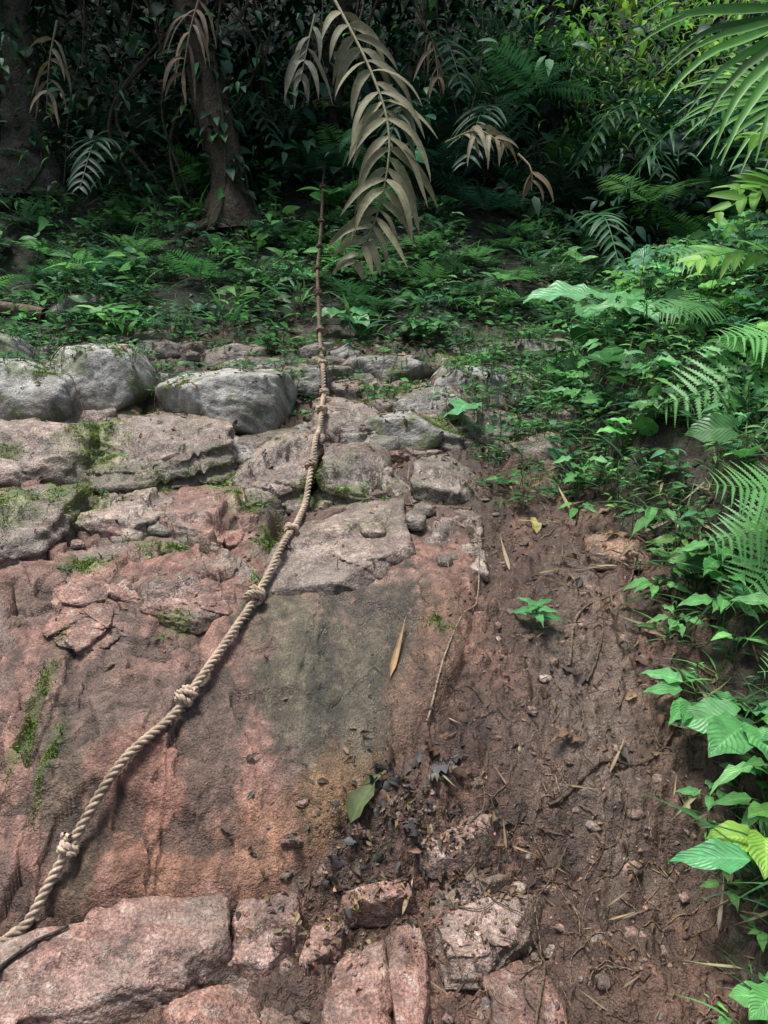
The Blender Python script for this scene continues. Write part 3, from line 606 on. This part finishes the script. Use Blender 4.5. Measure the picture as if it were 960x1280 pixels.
# ------------------------------------------------------------ forest
def clusters(b, cen, nl, spread, smin, smax, cols, tpls, elr=(-.9, .3), upb=(0, -.4, 1.)):
    n = len(cen); rep = np.repeat(np.arange(n), nl); m = len(rep); o = rng.normal(size=(m, 3)) * spread[rep][:, None] * np.array([1, 1, .7])
    S = U(smin, smax, n)[rep] * U(.6, 1.2, m); C = pal(n, cols, .4)[rep] * U(.6, 1.4, m)[:, None]; ch = rng.integers(0, len(tpls), n)[rep]
    az = np.arctan2(o[:, 1], o[:, 0]) + U(-.7, .7, m); el = U(elr[0], elr[1], m)
    for q, tp in enumerate(tpls):
        s = ch == q; leaves(b, tp, (cen[rep] + o)[s], az[s], el[s], S[s], C[s], .3, upb)
KK = [K_ov, K_ov2, K_lan, K_he]
b = B()
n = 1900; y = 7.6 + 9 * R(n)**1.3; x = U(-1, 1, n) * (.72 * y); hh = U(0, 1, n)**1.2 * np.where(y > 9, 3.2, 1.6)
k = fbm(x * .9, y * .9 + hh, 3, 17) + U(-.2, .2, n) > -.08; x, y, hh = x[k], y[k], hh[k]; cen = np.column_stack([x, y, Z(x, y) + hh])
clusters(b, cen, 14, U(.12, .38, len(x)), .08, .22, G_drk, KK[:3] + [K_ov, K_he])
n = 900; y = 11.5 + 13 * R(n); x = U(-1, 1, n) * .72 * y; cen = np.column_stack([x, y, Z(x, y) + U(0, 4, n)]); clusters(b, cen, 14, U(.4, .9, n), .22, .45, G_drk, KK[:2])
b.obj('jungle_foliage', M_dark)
b = B(); Gy = [(.2, .45, .06), (.3, .58, .08), (.10, .28, .06), (.4, .65, .10)]  # Gy: backlit brightness put into the leaf colour as pale yellow-greens
n = 200; y = U(8.0, 10.5, n); x = y * U(.22, .50, n); cen = np.column_stack([x, y, 1.5 + y * U(.34, .58, n)]); clusters(b, cen, 16, U(.12, .35, n), .06, .17, Gy, KK[:3])
n = 55; y = U(7.6, 9.5, n); x = y * U(.02, .24, n); cen = np.column_stack([x, y, 1.5 + y * U(.36, .55, n)]); clusters(b, cen, 12, U(.12, .3, n), .08, .22, G_mid, KK[:3])
n = 55; y = U(7.4, 9, n); x = -y * U(.12, .55, n); cen = np.column_stack([x, y, 1.5 + y * U(.25, .5, n)]); clusters(b, cen, 12, U(.12, .3, n), .07, .18, G_mid, KK[:3])
b.obj('sunlit_foliage', M_sun)
b = B()
n = 420; y = U(7.3, 17, n); x = U(-1, .12, n) * np.maximum(6, y * .75); zc = 1.5 + .53 * y + U(.5, 3.5, n)  # leaf mass added above the view to shade the forest
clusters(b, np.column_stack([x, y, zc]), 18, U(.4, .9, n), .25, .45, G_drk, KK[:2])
b.obj('shade_canopy', M_dark)
def ferns(b, pts, nf, smin, smax, cols, tpl, el=(.2, .9)):
    n = len(pts); rep = np.repeat(np.arange(n), nf); m = len(rep); az = np.tile(np.arange(nf), n) * (6.283 / nf) + np.repeat(R(n) * 6.28, nf) + U(-.3, .3, m)
    C = pal(n, cols, .3)[rep]; leaves(b, tpl, pts[rep], az, U(el[0], el[1], m), U(smin, smax, m), C, .15)
b = B()
p = pts_region(90, -5, 6, 7.3, 11, lambda x, y: R(len(x)) < .8); p[:, 2] += U(0, .5, len(p)); ferns(b, p, 6, .35, .75, G_drk + G_mid[:2], F_s)
p = pts_region(80, -4, 4.5, 5.5, 7.6, lambda x, y: R(len(x)) < .9); p[:, 2] += .05; ferns(b, p, 5, .2, .36, G_mid + G_brt[:2], F_w)
p = pts_region(40, 1.2, 5, 7.5, 11, lambda x, y: R(len(x)) < .9); p[:, 2] += U(.3, 1.6, len(p)); ferns(b, p, 6, .4, .8, G_drk + G_mid, F_s)
b.obj('understory_ferns', M_fern)
def fern_plant(x, y, dz, fr, col=(.16, .42, .12)):
    b = B(); o = np.array([x, y, float(Z(x, y))]); tube(b, spline([o - [0, 0, .03], o + [0, 0, dz * .6], o + [0, 0, dz]], 8), .012, 7, (.07, .06, .04))
    for (dx, dy, dz2, s, ux, uy, uz) in fr:
        b.inst(F_b, mats(np.array([[dx, dy, dz2]], float), np.array([[ux, uy, uz]], float), np.array([s])), (o + [0, 0, dz])[None], np.array([col]) * U(.85, 1.15))
    b.obj('fern', M_fern)
fern_plant(1.98, 3.25, .06, [(-1, -.15, -.10, .82, 0, -.8, .6), (-.9, -.3, .35, .6, 0, -.6, .8), (-.7, -.3, -.35, .55, -.3, -.8, .5), (.6, -.5, .4, .6, 0, 0, 1), (.3, .8, .4, .55, 0, 0, 1), (-.2, .9, .4, .5, 0, 0, 1)])
fern_plant(1.46, 2.38, .16, [(-.9, -.2, -.1, .42, 0, -.8, .6), (-.7, -.3, -.45, .46, -.3, -.8, .4), (-.8, -.3, .35, .46, 0, -.7, .7), (.5, -.5, .4, .5, 0, 0, 1), (.3, .8, .4, .5, 0, 0, 1)])
fern_plant(2.1, 4.3, .15, [(-1, -.1, .2, .6, 0, -.6, .8), (-.7, -.5, .1, .5, 0, -.6, .8), (-.6, .6, .4, .5, 0, 0, 1), (.5, -.5, .4, .6, 0, 0, 1)], (.12, .33, .1))
fern_plant(1.75, 3.9, .12, [(-1, -.2, .2, .45, 0, -.6, .8), (-.6, -.6, .1, .45, 0, -.6, .8), (-.2, .6, .5, .4, 0, 0, 1)], (.12, .33, .1))
fern_plant(1.36, 2.0, .14, [(-.6, -.3, .2, .36, 0, -.7, .7), (-.5, -.5, .5, .35, 0, -.7, .7), (.5, .5, .4, .4, 0, 0, 1)])

def frond(b, rach, n, llen, wid, droop, col, seg=8, upv=(0, 0, 1), ragged=.15, ang=.9, rr=.012):
    P = spline(rach, n); T, N_, Bn = frames_along(P); tube(b, P, np.linspace(rr, rr * .3, n), 6, np.array(col) * .8)
    up = np.array(upv, float)
    for i in range(2, n):
        t = i / (n - 1); ln = llen * (np.sin(np.pi * (.15 + .8 * t)))**.6
        side = np.cross(T[i], up); side /= np.linalg.norm(side) + 1e-6; nor = np.cross(side, T[i])
        for sg in (-1, 1):
            if R() < ragged * .6: continue
            d = sg * side * math.sin(ang) + T[i] * math.cos(ang) + nor * U(-.15, .25) + rng.normal(size=3) * ragged * .5; d /= np.linalg.norm(d)
            L_ = ln * U(.8, 1.12); p = P[i] + T[i] * U(-.01, .01); vs = []; ls = []; nn = nor + rng.normal(size=3) * (.1 + ragged * .9); cc = np.array(col) * U(.6, 1.25)
            kk = U(.6, 1.4); wv_ = wid * U(.75, 1.15)
            for k in range(seg + 1):
                u = k / seg; w = wv_ * min(1, u * 5 + .25) * (1 - u**2.5) * .5 + .0008
                wv = np.cross(d, nn); wv /= np.linalg.norm(wv) + 1e-6; nz = np.cross(wv, d)
                for uu in (-1, 0, 1): vs.append(p + wv * w * uu + nz * abs(uu) * w * .35); ls.append((uu, u, 0))
                p = p + d * L_ / seg; d = d + np.array([0, 0, -1.]) * droop * kk / seg * U(.5, 1.5) + rng.normal(size=3) * ragged * .12; d /= np.linalg.norm(d)
            i_ = np.arange(seg)[:, None]; j_ = np.arange(2)[None]
            f = np.stack([i_ * 3 + j_, i_ * 3 + j_ + 1, (i_ + 1) * 3 + j_ + 1, (i_ + 1) * 3 + j_], -1).reshape(-1, 4); b.add(np.array(vs), f, cc, np.array(ls))
C_dead = (.25, .235, .135); C_dead2 = (.22, .16, .10)
b = B(); frond(b, [(-.45, 6.6, 4.9), (-.1, 6.2, 4.1), (.04, 6.0, 3.55), (-.04, 5.9, 3.0), (-.22, 5.85, 2.6)], 29, .58, .066, 1.9, C_dead, upv=(.15, -1, .25), ragged=.22, ang=1.1, seg=10, rr=.015)
b.obj('hanging_palm_frond', M_dry)
b = B(); frond(b, [(-.62, 7.2, 5.0), (-.68, 7.1, 4.7), (-.74, 7.05, 4.4)], 12, .5, .055, 3, (.33, .31, .22), upv=(0, -1, .2), ragged=.4)
b.obj('hanging_palm_frond', M_dry)
b = B(); frond(b, [(-1.5, 6.8, 5.1), (-1.62, 6.7, 4.65), (-1.7, 6.65, 4.2)], 14, .5, .035, 3, C_dead2, upv=(0, -1, .2), ragged=.6)
b.obj('hanging_palm_frond', M_dry)
b = B(); frond(b, [(.55, 7.0, 3.85), (.8, 6.8, 3.88), (1.0, 6.7, 3.75)], 9, .5, .05, 2.2, (.3, .26, .16), upv=(0, -.6, .8), ragged=.5)
frond(b, [(1.2, 7.0, 3.75), (1.3, 6.9, 3.6), (1.3, 6.85, 3.4)], 6, .35, .05, 2.6, (.28, .2, .12), upv=(0, -.6, .8), ragged=.6)
b.obj('dry_palm_frond', M_dry)
b = B(); frond(b, [(-2.9, 7.1, 4.9), (-2.95, 7.0, 4.5), (-3.0, 7.0, 4.1)], 10, .4, .035, 3, (.2, .16, .1), upv=(0, -1, .2), ragged=.7)
b.obj('hanging_palm_frond', M_dry)
b = B(); frond(b, [(.3, 7.4, 5.1), (.45, 7.3, 4.8), (.5, 7.2, 4.4)], 10, .4, .04, 3, (.19, .14, .09), upv=(0, -1, .2), ragged=.6)
b.obj('hanging_palm_frond', M_dry)
b = B()
for (x, y, z, a, s) in [(1.3, 8.2, 4.2, .5, 1.3), (.3, 8.8, 5.0, 1.2, 1.4), (-1.9, 8.6, 4.6, 3.5, 1.2), (-2.6, 7.9, 3.9, 2.8, 1.1), (2.2, 9, 4.3, 5, 1.5), (.6, 8.3, 4.4, 4.2, 1.1), (3.2, 8.5, 4.4, 3.7, 1.4), (-.2, 9.2, 5.4, 2.2, 1.3), (1.9, 7.6, 3.2, 1, 1.0), (3.6, 7.4, 4.0, 3.3, 1.3)]:
    for q in range(3):
        aa = a + q * 1.9; d = np.array([math.cos(aa), math.sin(aa), 0]); o = np.array([x, y, z - .3])
        frond(b, [o, o + d * s * .35 + [0, 0, .35 * s], o + d * s * .75 + [0, 0, .25 * s], o + d * s * 1.1 + [0, 0, -.2 * s]], 22, .32 * s, .035, .8, (.035, .11, .055) if x < 1.5 else (.055, .17, .065), ragged=.12)
b.obj('understory_palms', M_fern)
b = B()
for o, d, s in [((2.15, 3.9, 2.15), (-1, -.1, .15), .62), ((2.2, 3.8, 2.35), (-.9, -.3, .3), .6), ((2.15, 4.0, 1.95), (-1, .1, .0), .6), ((2.2, 3.7, 2.6), (-.8, .2, .4), .55), ((2.15, 3.8, 2.5), (-1, 0, -.05), .5)]:
    o = np.array(o); d = np.array(d)
    frond(b, [o, o + d * s * .5 + [0, 0, .08], o + d * s + [0, 0, -.02]], 10, .22, .05, .5, (.22, .46, .07), ragged=.15, rr=.006, upv=(0, -.6, .8))
zt0 = float(Z(2.2, 3.85)); tube(b, spline([(2.22, 3.85, zt0), (2.2, 3.85, 2.1), (2.22, 3.8, 2.7)], 12), .012, 6, (.05, .08, .03))
b.obj('palm_seedling', M_fern)
root = empty('fan_palm')
hubs = [((1.98, 3.6, 3.28), (-.72, -.15, -.5), (.25, -.75, .55), 1.0), ((2.9, 3.2, 3.9), (-.3, -1, .1), (0, 0, 1), .9), ((3.6, 3.6, 4.2), (.8, -.5, .1), (0, 0, 1), .9), ((2.6, 5.0, 4.3), (-.6, .6, .1), (0, 0, 1), .9), ((2.25, 4.3, 3.2), (-.8, -.1, -.45), (.4, -.5, .7), .7)]
b = B(); zt0 = float(Z(3.1, 4.2)); tube(b, spline([(3.15, 4.3, zt0 - .1), (3.1, 4.25, zt0 + 1), (3.0, 4.2, 4.0)], 20), .09, 14, (.10, .08, .055), .15, 4)
for hub, *_ in hubs: tube(b, spline([(3.0, 4.2, 3.95), ((3.0 + hub[0]) / 2, (4.2 + hub[1]) / 2, (4.1 + hub[2]) / 2 + .1), hub], 14), .012, 6, (.08, .14, .04))
b.obj('trunk', M_bark, parent=root)
b = B()
for hub, out, nor, s in hubs:
    hub = np.array(hub); out = nrm(np.array(out)); nor = np.array(nor); nor = nrm(nor - out * out.dot(nor)); sd = np.cross(out, nor); ns = 34
    for q in range(ns):
        a = (q / (ns - 1) - .5) * 3.8; d = out * math.cos(a) + sd * math.sin(a) + nor * U(.02, .14); d /= np.linalg.norm(d); p = hub.copy(); vs = []; ls = []; L_ = s * (1 - .12 * abs(a)) * U(.82, 1.05); seg = 10
        w0 = 3.8 / (ns - 1) * .5; cc = np.array((.09, .24, .045)) * U(.5, 1.6)
        for k in range(seg + 1):
            u = k / seg; r = u * L_; w = min(r * w0, .42 * L_ * w0 * (1.2 - 1.15 * u) * 1.6) + .001
            wv = nrm(np.cross(d, nor))
            for uu in (-1, 0, 1): vs.append(p + wv * w * uu - nor * (1 - abs(uu)) * w * .6); ls.append((uu, u, 0))
            p = p + d * L_ / seg; d = nrm(d + np.array([0, 0, -1.]) * .14 * (u > .4) * U(.3, 2.2))
        i_ = np.arange(seg)[:, None]; j_ = np.arange(2)[None]
        f = np.stack([i_ * 3 + j_, i_ * 3 + j_ + 1, (i_ + 1) * 3 + j_ + 1, (i_ + 1) * 3 + j_], -1).reshape(-1, 4); b.add(np.array(vs), f, cc, np.array(ls))
b.obj('leaves', M_fern, parent=root)

# ------------------------------------------------------------ trees
def tree(path, r0, r1, col, sd, vines=0):
    rt = empty('tree'); b = B(); P = spline(path, 70); rad = np.linspace(r0, r1, 70); rad[:10] *= np.linspace(1.7, 1, 10)**1.2
    cc = np.array(col); tube(b, P, rad, 22, cc, .3, sd)
    rg = np.random.default_rng(sd)
    for q in range(6):
        a = rg.uniform(0, 6.28); d = np.array([math.cos(a), math.sin(a), 0]); s = P[3] - [0, 0, .0]; e = s + d * rg.uniform(.4, .8); e[2] = float(Z(e[0], e[1])) - .03
        m = (s + e) / 2 + [0, 0, .05]; tube(b, spline([s, m, e], 14), np.linspace(r0 * .45, r0 * .12, 14), 8, cc, .3, sd + q)
    for q in range(5):
        a = rg.uniform(0, 6.28); s = P[rg.integers(45, 66)]; e = s + np.array([math.cos(a), math.sin(a), .7]) * rg.uniform(.8, 1.8); tube(b, spline([s, (s + e) / 2 + [0, 0, -.1], e], 14), np.linspace(r1 * .5, r1 * .12, 14), 8, cc, .3, sd + q)
    for q in range(vines):
        a0 = rg.uniform(0, 6.28); u = np.linspace(0, 1, 60); i = (u * 69).astype(int); an = a0 + u * rg.uniform(2, 7); rr = rad[i] * 1.05
        tube(b, np.column_stack([P[i, 0] + rr * np.cos(an), P[i, 1] + rr * np.sin(an), P[i, 2]]), .014, 6, (.06, .06, .035))
    b.obj('trunk', M_bark, parent=rt)
    b = B(); m = 240; i = rg.integers(8, 69, m); an = rg.uniform(0, 6.28, m); pos = P[i] + np.column_stack([np.cos(an), np.sin(an), 0 * an]) * rad[i][:, None]
    leaves(b, K_ov, pos, an, U(-.9, .2, m), U(.07, .2, m), pal(m, G_drk + G_mid[:1]))
    cen = P[-1] + rng.normal(size=(26, 3)) * [.9, .9, .4] + [0, 0, .8]; clusters(b, cen, 16, np.full(26, .4), .2, .35, G_drk, KK[:2])
    b.obj('crown', M_dark, parent=rt)
def zb(x, y, d=.1): return float(Z(x, y)) - d
tree([(-1.42, 7.3, zb(-1.42, 7.3)), (-1.5, 7.3, 3.9), (-1.68, 7.4, 4.6), (-1.85, 7.5, 5.6), (-1.9, 7.6, 7.5)], .17, .13, (.08, .06, .038), 2, 4)
tree([(-.62, 8.75, zb(-.62, 8.75)), (-.6, 8.75, 5), (-.35, 8.8, 6.2), (-.3, 8.8, 8)], .16, .11, (.065, .05, .036), 5, 2)
tree([(1.75, 9.2, zb(1.75, 9.2)), (1.95, 9.2, 5.4), (2.2, 9.4, 6.6), (2.3, 9.4, 8.5)], .2, .15, (.03, .028, .02), 8, 2)
tree([(-3.6, 7.9, zb(-3.6, 7.9)), (-3.7, 7.9, 5), (-3.85, 8, 6.5), (-3.9, 8, 8)], .24, .18, (.12, .105, .08), 11, 2)
tree([(-2.5, 9.4, zb(-2.5, 9.4)), (-2.4, 9.4, 6), (-2.6, 9.4, 8.5)], .17, .13, (.035, .03, .022), 14, 2)
tree([(.6, 10.5, zb(.6, 10.5)), (.7, 10.5, 7), (.8, 10.5, 9.5)], .16, .13, (.035, .03, .022), 17, 1)
tree([(4.3, 10.5, zb(4.3, 10.5)), (4.1, 10.5, 7), (4.2, 10.5, 9.5)], .2, .15, (.05, .045, .03), 20, 1)
tree([(-5.2, 9.5, zb(-5.2, 9.5)), (-5.0, 9.5, 7), (-5.0, 9.5, 9)], .2, .15, (.05, .045, .03), 23, 1)
b = B()
for q in range(34):
    x = U(-4, .9); y = U(6.9, 9.3); z0 = 1.5 + .53 * y + U(.2, .8); z1 = z0 - U(.7, 2.2)
    tube(b, spline([(x, y, z0), (x + U(-.15, .15), y, (z0 + z1) / 2), (x + U(-.25, .25), y + U(-.1, .1), z1)], 12), U(.005, .012), 5, np.array((.07, .055, .038)) * U(.6, 1.5))
for q in range(12):
    x = U(-3.4, -.2); y = U(7.0, 8.6); z = float(Z(x, y)) + U(.8, 2); tube(b, spline([(x, y, z - .9), (x + U(-.5, .5), y, z), (x + U(-1, 1), y, z + 1.1)], 14), U(.008, .018), 5, np.array((.08, .065, .045)) * U(.5, 1.3))
b.obj('hanging_vines', M_bark)
b = B(); P = np.array([(-2.95, 5.75, 0), (-2.7, 5.7, 0), (-2.5, 5.62, 0)]); P[:, 2] = Z(P[:, 0], P[:, 1]) + .05; tube(b, spline(P, 20), .05, 12, (.14, .10, .07), .25, 6); b.obj('fallen_log', M_bark)

# ------------------------------------------------------------ hero plants
def single(b, tpl, pos, d, size, col, up=(0, -.5, 1)):
    b.inst(tpl, mats(np.array([d], float), np.array([up], float), np.array([size])), np.array([pos], float), np.array([col], float))
b = B(); o = np.array([.56, 2.66, float(ZT(.56, 2.66))]); tube(b, spline([o, o + [0, 0, .05], o + [.01, -.01, .09]], 6), .003, 6, (.06, .12, .04))
for q in range(10):
    a = q * 2.4; e = .2 + .05 * q; single(b, L_ov2, o + [0, 0, .05 + .005 * q], (math.cos(a), math.sin(a) - .2, e), .105 - .004 * q, (.11, .35, .12))
b.obj('sapling', M_leaf)
b = B()
for (x, y, n, s, hh, col, tp) in [(1.00, 2.32, 8, .14, .12, (.13, .40, .13), L_ov), (1.12, 2.15, 7, .15, .14, (.14, .42, .14), L_he), (1.0, 1.75, 3, .22, .32, (.12, .43, .16), L_ov), (1.02, 1.85, 4, .13, .22, (.30, .55, .09), L_he),
     (.93, 1.62, 6, .09, .12, (.14, .40, .12), L_he), (1.2, 2.6, 7, .12, .2, (.11, .34, .1), L_ov), (1.02, 2.75, 6, .1, .12, (.15, .40, .12), L_ov2), (1.12, 3.1, 6, .12, .15, (.12, .33, .1), L_ov2), (1.25, 4.3, 5, .3, .3, (.17, .42, .19), L_he), (.5, 4.3, 3, .2, .1, (.13, .36, .15), L_he),
     (1.25, 3.6, 6, .14, .25, (.13, .36, .12), L_ov), (.8, 1.6, 4, .06, .06, (.12, .32, .1), L_ov), (-2.35, 6.2, 7, .24, .2, (.2, .5, .1), L_lan), (-.3, 5.5, 5, .2, .12, (.11, .32, .12), L_he), (.3, 5.4, 5, .16, .12, (.09, .28, .09), L_he), (1.0, 1.52, 5, .12, .15, (.12, .38, .12), L_he), (1.35, 3.9, 6, .22, .4, (.15, .40, .14), L_ov),
     (1.15, 2.45, 7, .11, .16, (.14, .38, .12), L_ov), (1.25, 2.2, 7, .14, .2, (.14, .38, .12), L_ov), (1.1, 2.0, 6, .10, .12, (.12, .33, .1), L_ov2), (.92, 3.5, 6, .12, .2, (.14, .36, .12), L_ov), (1.2, 4.1, 6, .13, .25, (.16, .40, .14), L_ov2), (1.02, 3.9, 6, .11, .2, (.14, .35, .12), L_ov), (1.05, 2.55, 6, .09, .1, (.14, .38, .12), L_ov), (.86, 3.3, 5, .09, .1, (.13, .35, .1), L_ov2), (.98, 2.1, 5, .07, .06, (.13, .36, .12), L_ov), (.97, 1.9, 5, .06, .05, (.16, .34, .1), L_ov)]:
    o = np.array([x, y, float(Z(x, y))]); top = o + [U(-.03, .03), -.02, hh]; tube(b, spline([o - [0, 0, .02], (o + top) / 2 + [.01, 0, 0], top], 8), .004, 6, (.06, .12, .04))
    for q in range(n):
        a = -1.9 + q * 2.4 + U(-.3, .3); sz = s * U(.75, 1.1); base_ = o + (top - o) * U(.55, 1); d = np.array([math.cos(a), math.sin(a) - .25, U(.0, .45)]); tip = base_ + d * sz * .35
        tube(b, np.array([base_, (base_ + tip) / 2, tip]), .002, 4, (.07, .14, .04)); single(b, tp, tip, (d[0], d[1], d[2] - .2), sz, np.array(col) * U(.8, 1.15))
b.obj('broadleaf_plants', M_leaf)

# ------------------------------------------------------------ litter, twigs, stones, moss
def on_surface(b, tpl, x, y, size, C, lift=.005, tilt=.35):
    n = len(x); N0 = nrm(NRM(x, y) + rng.normal(size=(n, 3)) * tilt); d = rng.normal(size=(n, 3)); d = d - N0 * (d * N0).sum(1, keepdims=True)
    b.inst(tpl, mats(d, N0, size), np.column_stack([x, y, ZT(x, y) + lift]), C)
Dl = leaf_tpl(.45, 5, 'ovate', .7, .35, 2, True); Dl2 = leaf_tpl(.10, 6, 'lance', .8, -.15, 0, True); Dl3 = leaf_tpl(.6, 6, 'ovate', -.35, -.3, 2.5)
brown = [(.16, .09, .05), (.10, .06, .04), (.24, .17, .09), (.06, .045, .035), (.17, .11, .06), (.05, .035, .028)]
b = B()
def lit(n, cx, cy, sx, sy, tpl, s0, s1, cols, **k):
    x = cx + sx * rng.normal(size=n); y = cy + sy * rng.normal(size=n); on_surface(b, tpl, x, y, U(s0, s1, n), pal(n, cols), **k)
dk = [(.04, .036, .032), (.07, .065, .06), (.13, .13, .125), (.03, .026, .022), (.08, .05, .033), (.10, .065, .04), (.15, .1, .06)]
lit(16, .06, 2.10, .08, .05, Dl3, .04, .085, dk, tilt=.3, lift=.01); lit(10, .14, 2.19, .05, .04, Dl3, .04, .08, dk, tilt=.3, lift=.01); lit(14, -.08, 1.99, .07, .035, Dl3, .035, .07, dk, tilt=.3, lift=.008)
lit(420, .04, 2.03, .17, .08, Dl, .012, .04, brown + dk, tilt=.6); lit(150, .12, 1.95, .3, .1, Dl, .012, .035, brown); lit(80, -.15, 1.84, .1, .05, Dl, .012, .035, brown + [(.35, .27, .12)]); lit(460, .65, 2.1, .3, .35, Dl, .01, .03, brown, tilt=.7)
lit(230, .6, 2.0, .3, .3, Dl2, .02, .09, [(.28, .21, .12), (.2, .15, .09), (.12, .08, .05), (.09, .06, .04)], tilt=.3)
lit(90, .75, 3.2, .25, .4, Dl2, .04, .12, [(.26, .2, .12), (.18, .13, .08)], tilt=.3); lit(260, .45, 4.2, .6, .4, Dl, .02, .06, brown); lit(260, -.5, 4.5, .9, .3, Dl, .02, .06, brown)
lit(900, 0, 6.1, 2.2, .8, Dl, .04, .11, brown); lit(260, 1.2, 2.6, .3, .8, Dl, .03, .08, brown); lit(240, 1.2, 2.6, .25, .8, Dl2, .06, .2, [(.3, .25, .15), (.22, .17, .1)], lift=.03, tilt=.6)
lit(140, -.8, 3.4, .6, .5, Dl, .015, .045, brown)
def one(x, y, dx, dy, s, col, tpl=Dl2, lift=.008):
    nn = NRM(np.array([x]), np.array([y]))[0]; e = .03; dz = float(Z(x + dx * e, y + dy * e) - Z(x, y)) / e
    single(b, tpl, (x, y, float(ZT(x, y)) + lift), (dx, dy, dz), s, col, tuple(nn))
one(.02, 2.42, .25, 1, .26, (.36, .22, .11)); one(.52, 3.0, -.1, 1, .2, (.34, .25, .16)); one(.05, 1.84, .3, 1, .15, (.36, .27, .16), lift=.03); one(.92, 2.06, -.1, 1, .2, (.38, .3, .17), lift=.02)
one(.36, 2.02, -.1, 1, .1, (.36, .28, .17)); one(-.10, 2.06, .8, .5, .17, (.10, .13, .05), Dl, .02); one(.68, 3.25, 0, 1, .12, (.35, .33, .1), Dl); one(-.15, 1.86, 1, .0, .07, (.42, .3, .14), Dl, .02)
b.obj('leaf_litter', M_dry)
b = B()
def twig(pts, r, col=(.12, .085, .055), lift=.008):
    p = np.array(pts, float); q = spline(np.column_stack([p, np.zeros(len(p))]), 40)
    q[:, 2] = ZT(q[:, 0], q[:, 1]); k = np.ones(7) / 7; q[:, 2] = np.convolve(np.pad(q[:, 2], 3, mode='edge'), k, 'valid') + lift; tube(b, q, np.linspace(r, r * .5, 40), 6, col)
twig([(.5, 2.1), (.68, 2.2), (.85, 2.22), (1.0, 2.35)], .006, (.09, .06, .04)); twig([(.65, 2.5), (.75, 2.75), (.95, 2.85), (1.05, 3.0)], .006, (.17, .12, .075)); twig([(.7, 2.45), (.8, 2.62), (.84, 2.8)], .005, (.13, .09, .06))
twig([(.14, 2.3), (.20, 2.45), (.3, 2.68), (.36, 2.78), (.40, 3.1), (.38, 3.3)], .004, (.26, .2, .14), .006); twig([(-1.05, 1.62), (-.95, 1.75), (-.85, 1.82)], .008, (.05, .04, .03)); twig([(.4, 3.35), (.1, 3.5), (-.1, 3.42)], .008, (.2, .14, .1))
twig([(.35, 1.55), (.42, 1.75), (.4, 1.85), (.55, 2.05)], .004)
for q in range(340):
    reg = q % 4
    if reg == 0: x, y = U(.2, .95), U(1.6, 2.4)
    elif reg == 1: x, y = U(.5, 1.5), U(2.2, 4)
    elif reg == 2: x, y = U(-2, 1.2), U(4.4, 5.4)
    else: x, y = U(-3, 2), U(5.3, 7)
    a = U(0, 6.28); s = U(.02, .10) * (1 + (y > 4)); twig([(x, y), (x + s * math.cos(a), y + s * math.sin(a)), (x + 2 * s * math.cos(a + .4), y + 2 * s * math.sin(a + .4))], U(.001, .0025) * (1 + .8 * (y > 4)), np.array((.14, .095, .06)) * U(.5, 1.7), .005)
b.obj('twigs_and_roots', M_bark)
b = B(); v, fi = ICO[3]
for k in range(5):
    rg = np.random.default_rng(k + 50); d = nrm(rg.normal(size=(9, 3))); ds = rg.uniform(.5, .9, 9); dt = v @ d.T; rad = np.minimum(1, np.where(dt > .1, ds / np.maximum(dt, .1), 9).min(1)); tp = (v * rad[:, None] * [1, .8, .55], fi, np.zeros_like(v))
    for (n, x0, x1, y0, y1, s0, s1) in [(170, .2, .95, 1.55, 3.4, .003, .012), (60, -.25, .3, 1.7, 2.1, .003, .010)]:
        x = U(x0, x1, n); y = U(y0, y1, n); on_surface(b, tp, x, y, s0 + (s1 - s0) * R(n)**2, pal(n, [C_pink, C_dirt, C_dark, C_dirt, C_dirt]), lift=.0, tilt=.3)
b.obj('pebbles', M_rock)
b = B(); tm = leaf_tpl(.5, 2, 'lance', .3, .3, 0, True)
for a, c, d, e in mosspots:
    n = int(3600 * (d * e / .01)**.6); x = a + d * rng.normal(size=n) * .6; y = c + e * rng.normal(size=n) * .6; k = fbm(x * 14, y * 14, 3, 9) > .05; x, y = x[k], y[k]; n = len(x)
    dd = NRM(x, y) + rng.normal(size=(n, 3)) * .7; b.inst(tm, mats(dd, rng.normal(size=(n, 3)), U(.005, .012, n)), np.column_stack([x, y, ZT(x, y) - .002]), pal(n, [(.16, .25, .03), (.22, .34, .04), (.09, .14, .03)]))
b.obj('moss', M_moss)

# ------------------------------------------------------------ light, camera
sc = bpy.context.scene
w = bpy.data.worlds.new('World'); sc.world = w; w.use_nodes = True; nt = w.node_tree
sky = nt.nodes.new('ShaderNodeTexSky'); sky.sky_type = 'NISHITA'; sky.sun_disc = False
sd = Vector((-.22, -.08, .94)).normalized()
sky.sun_elevation = math.asin(sd.z); sky.sun_rotation = math.atan2(sd.x, sd.y); sky.dust_density = 4; sky.air_density = 1
bg = nt.nodes['Background']; nt.links.new(sky.outputs[0], bg.inputs[0]); bg.inputs[1].default_value = .15
su = bpy.data.lights.new('sun', 'SUN'); su.energy = 4.8; su.angle = math.radians(16); su.color = (1, .99, .96)
so = bpy.data.objects.new('sun', su); sc.collection.objects.link(so); so.rotation_euler = sd.to_track_quat('Z', 'Y').to_euler()
cam = bpy.data.cameras.new('camera'); co = bpy.data.objects.new('camera', cam); sc.collection.objects.link(co); sc.camera = co
cam.sensor_fit = 'VERTICAL'; cam.sensor_height = 36; cam.lens = 26; cam.clip_end = 300; cam.clip_start = .05
co.location = (0, 0, 1.5); co.rotation_euler = (math.radians(82), 0, 0)
sc.view_settings.view_transform = 'Standard'; sc.view_settings.look = 'None'; sc.view_settings.exposure = 0
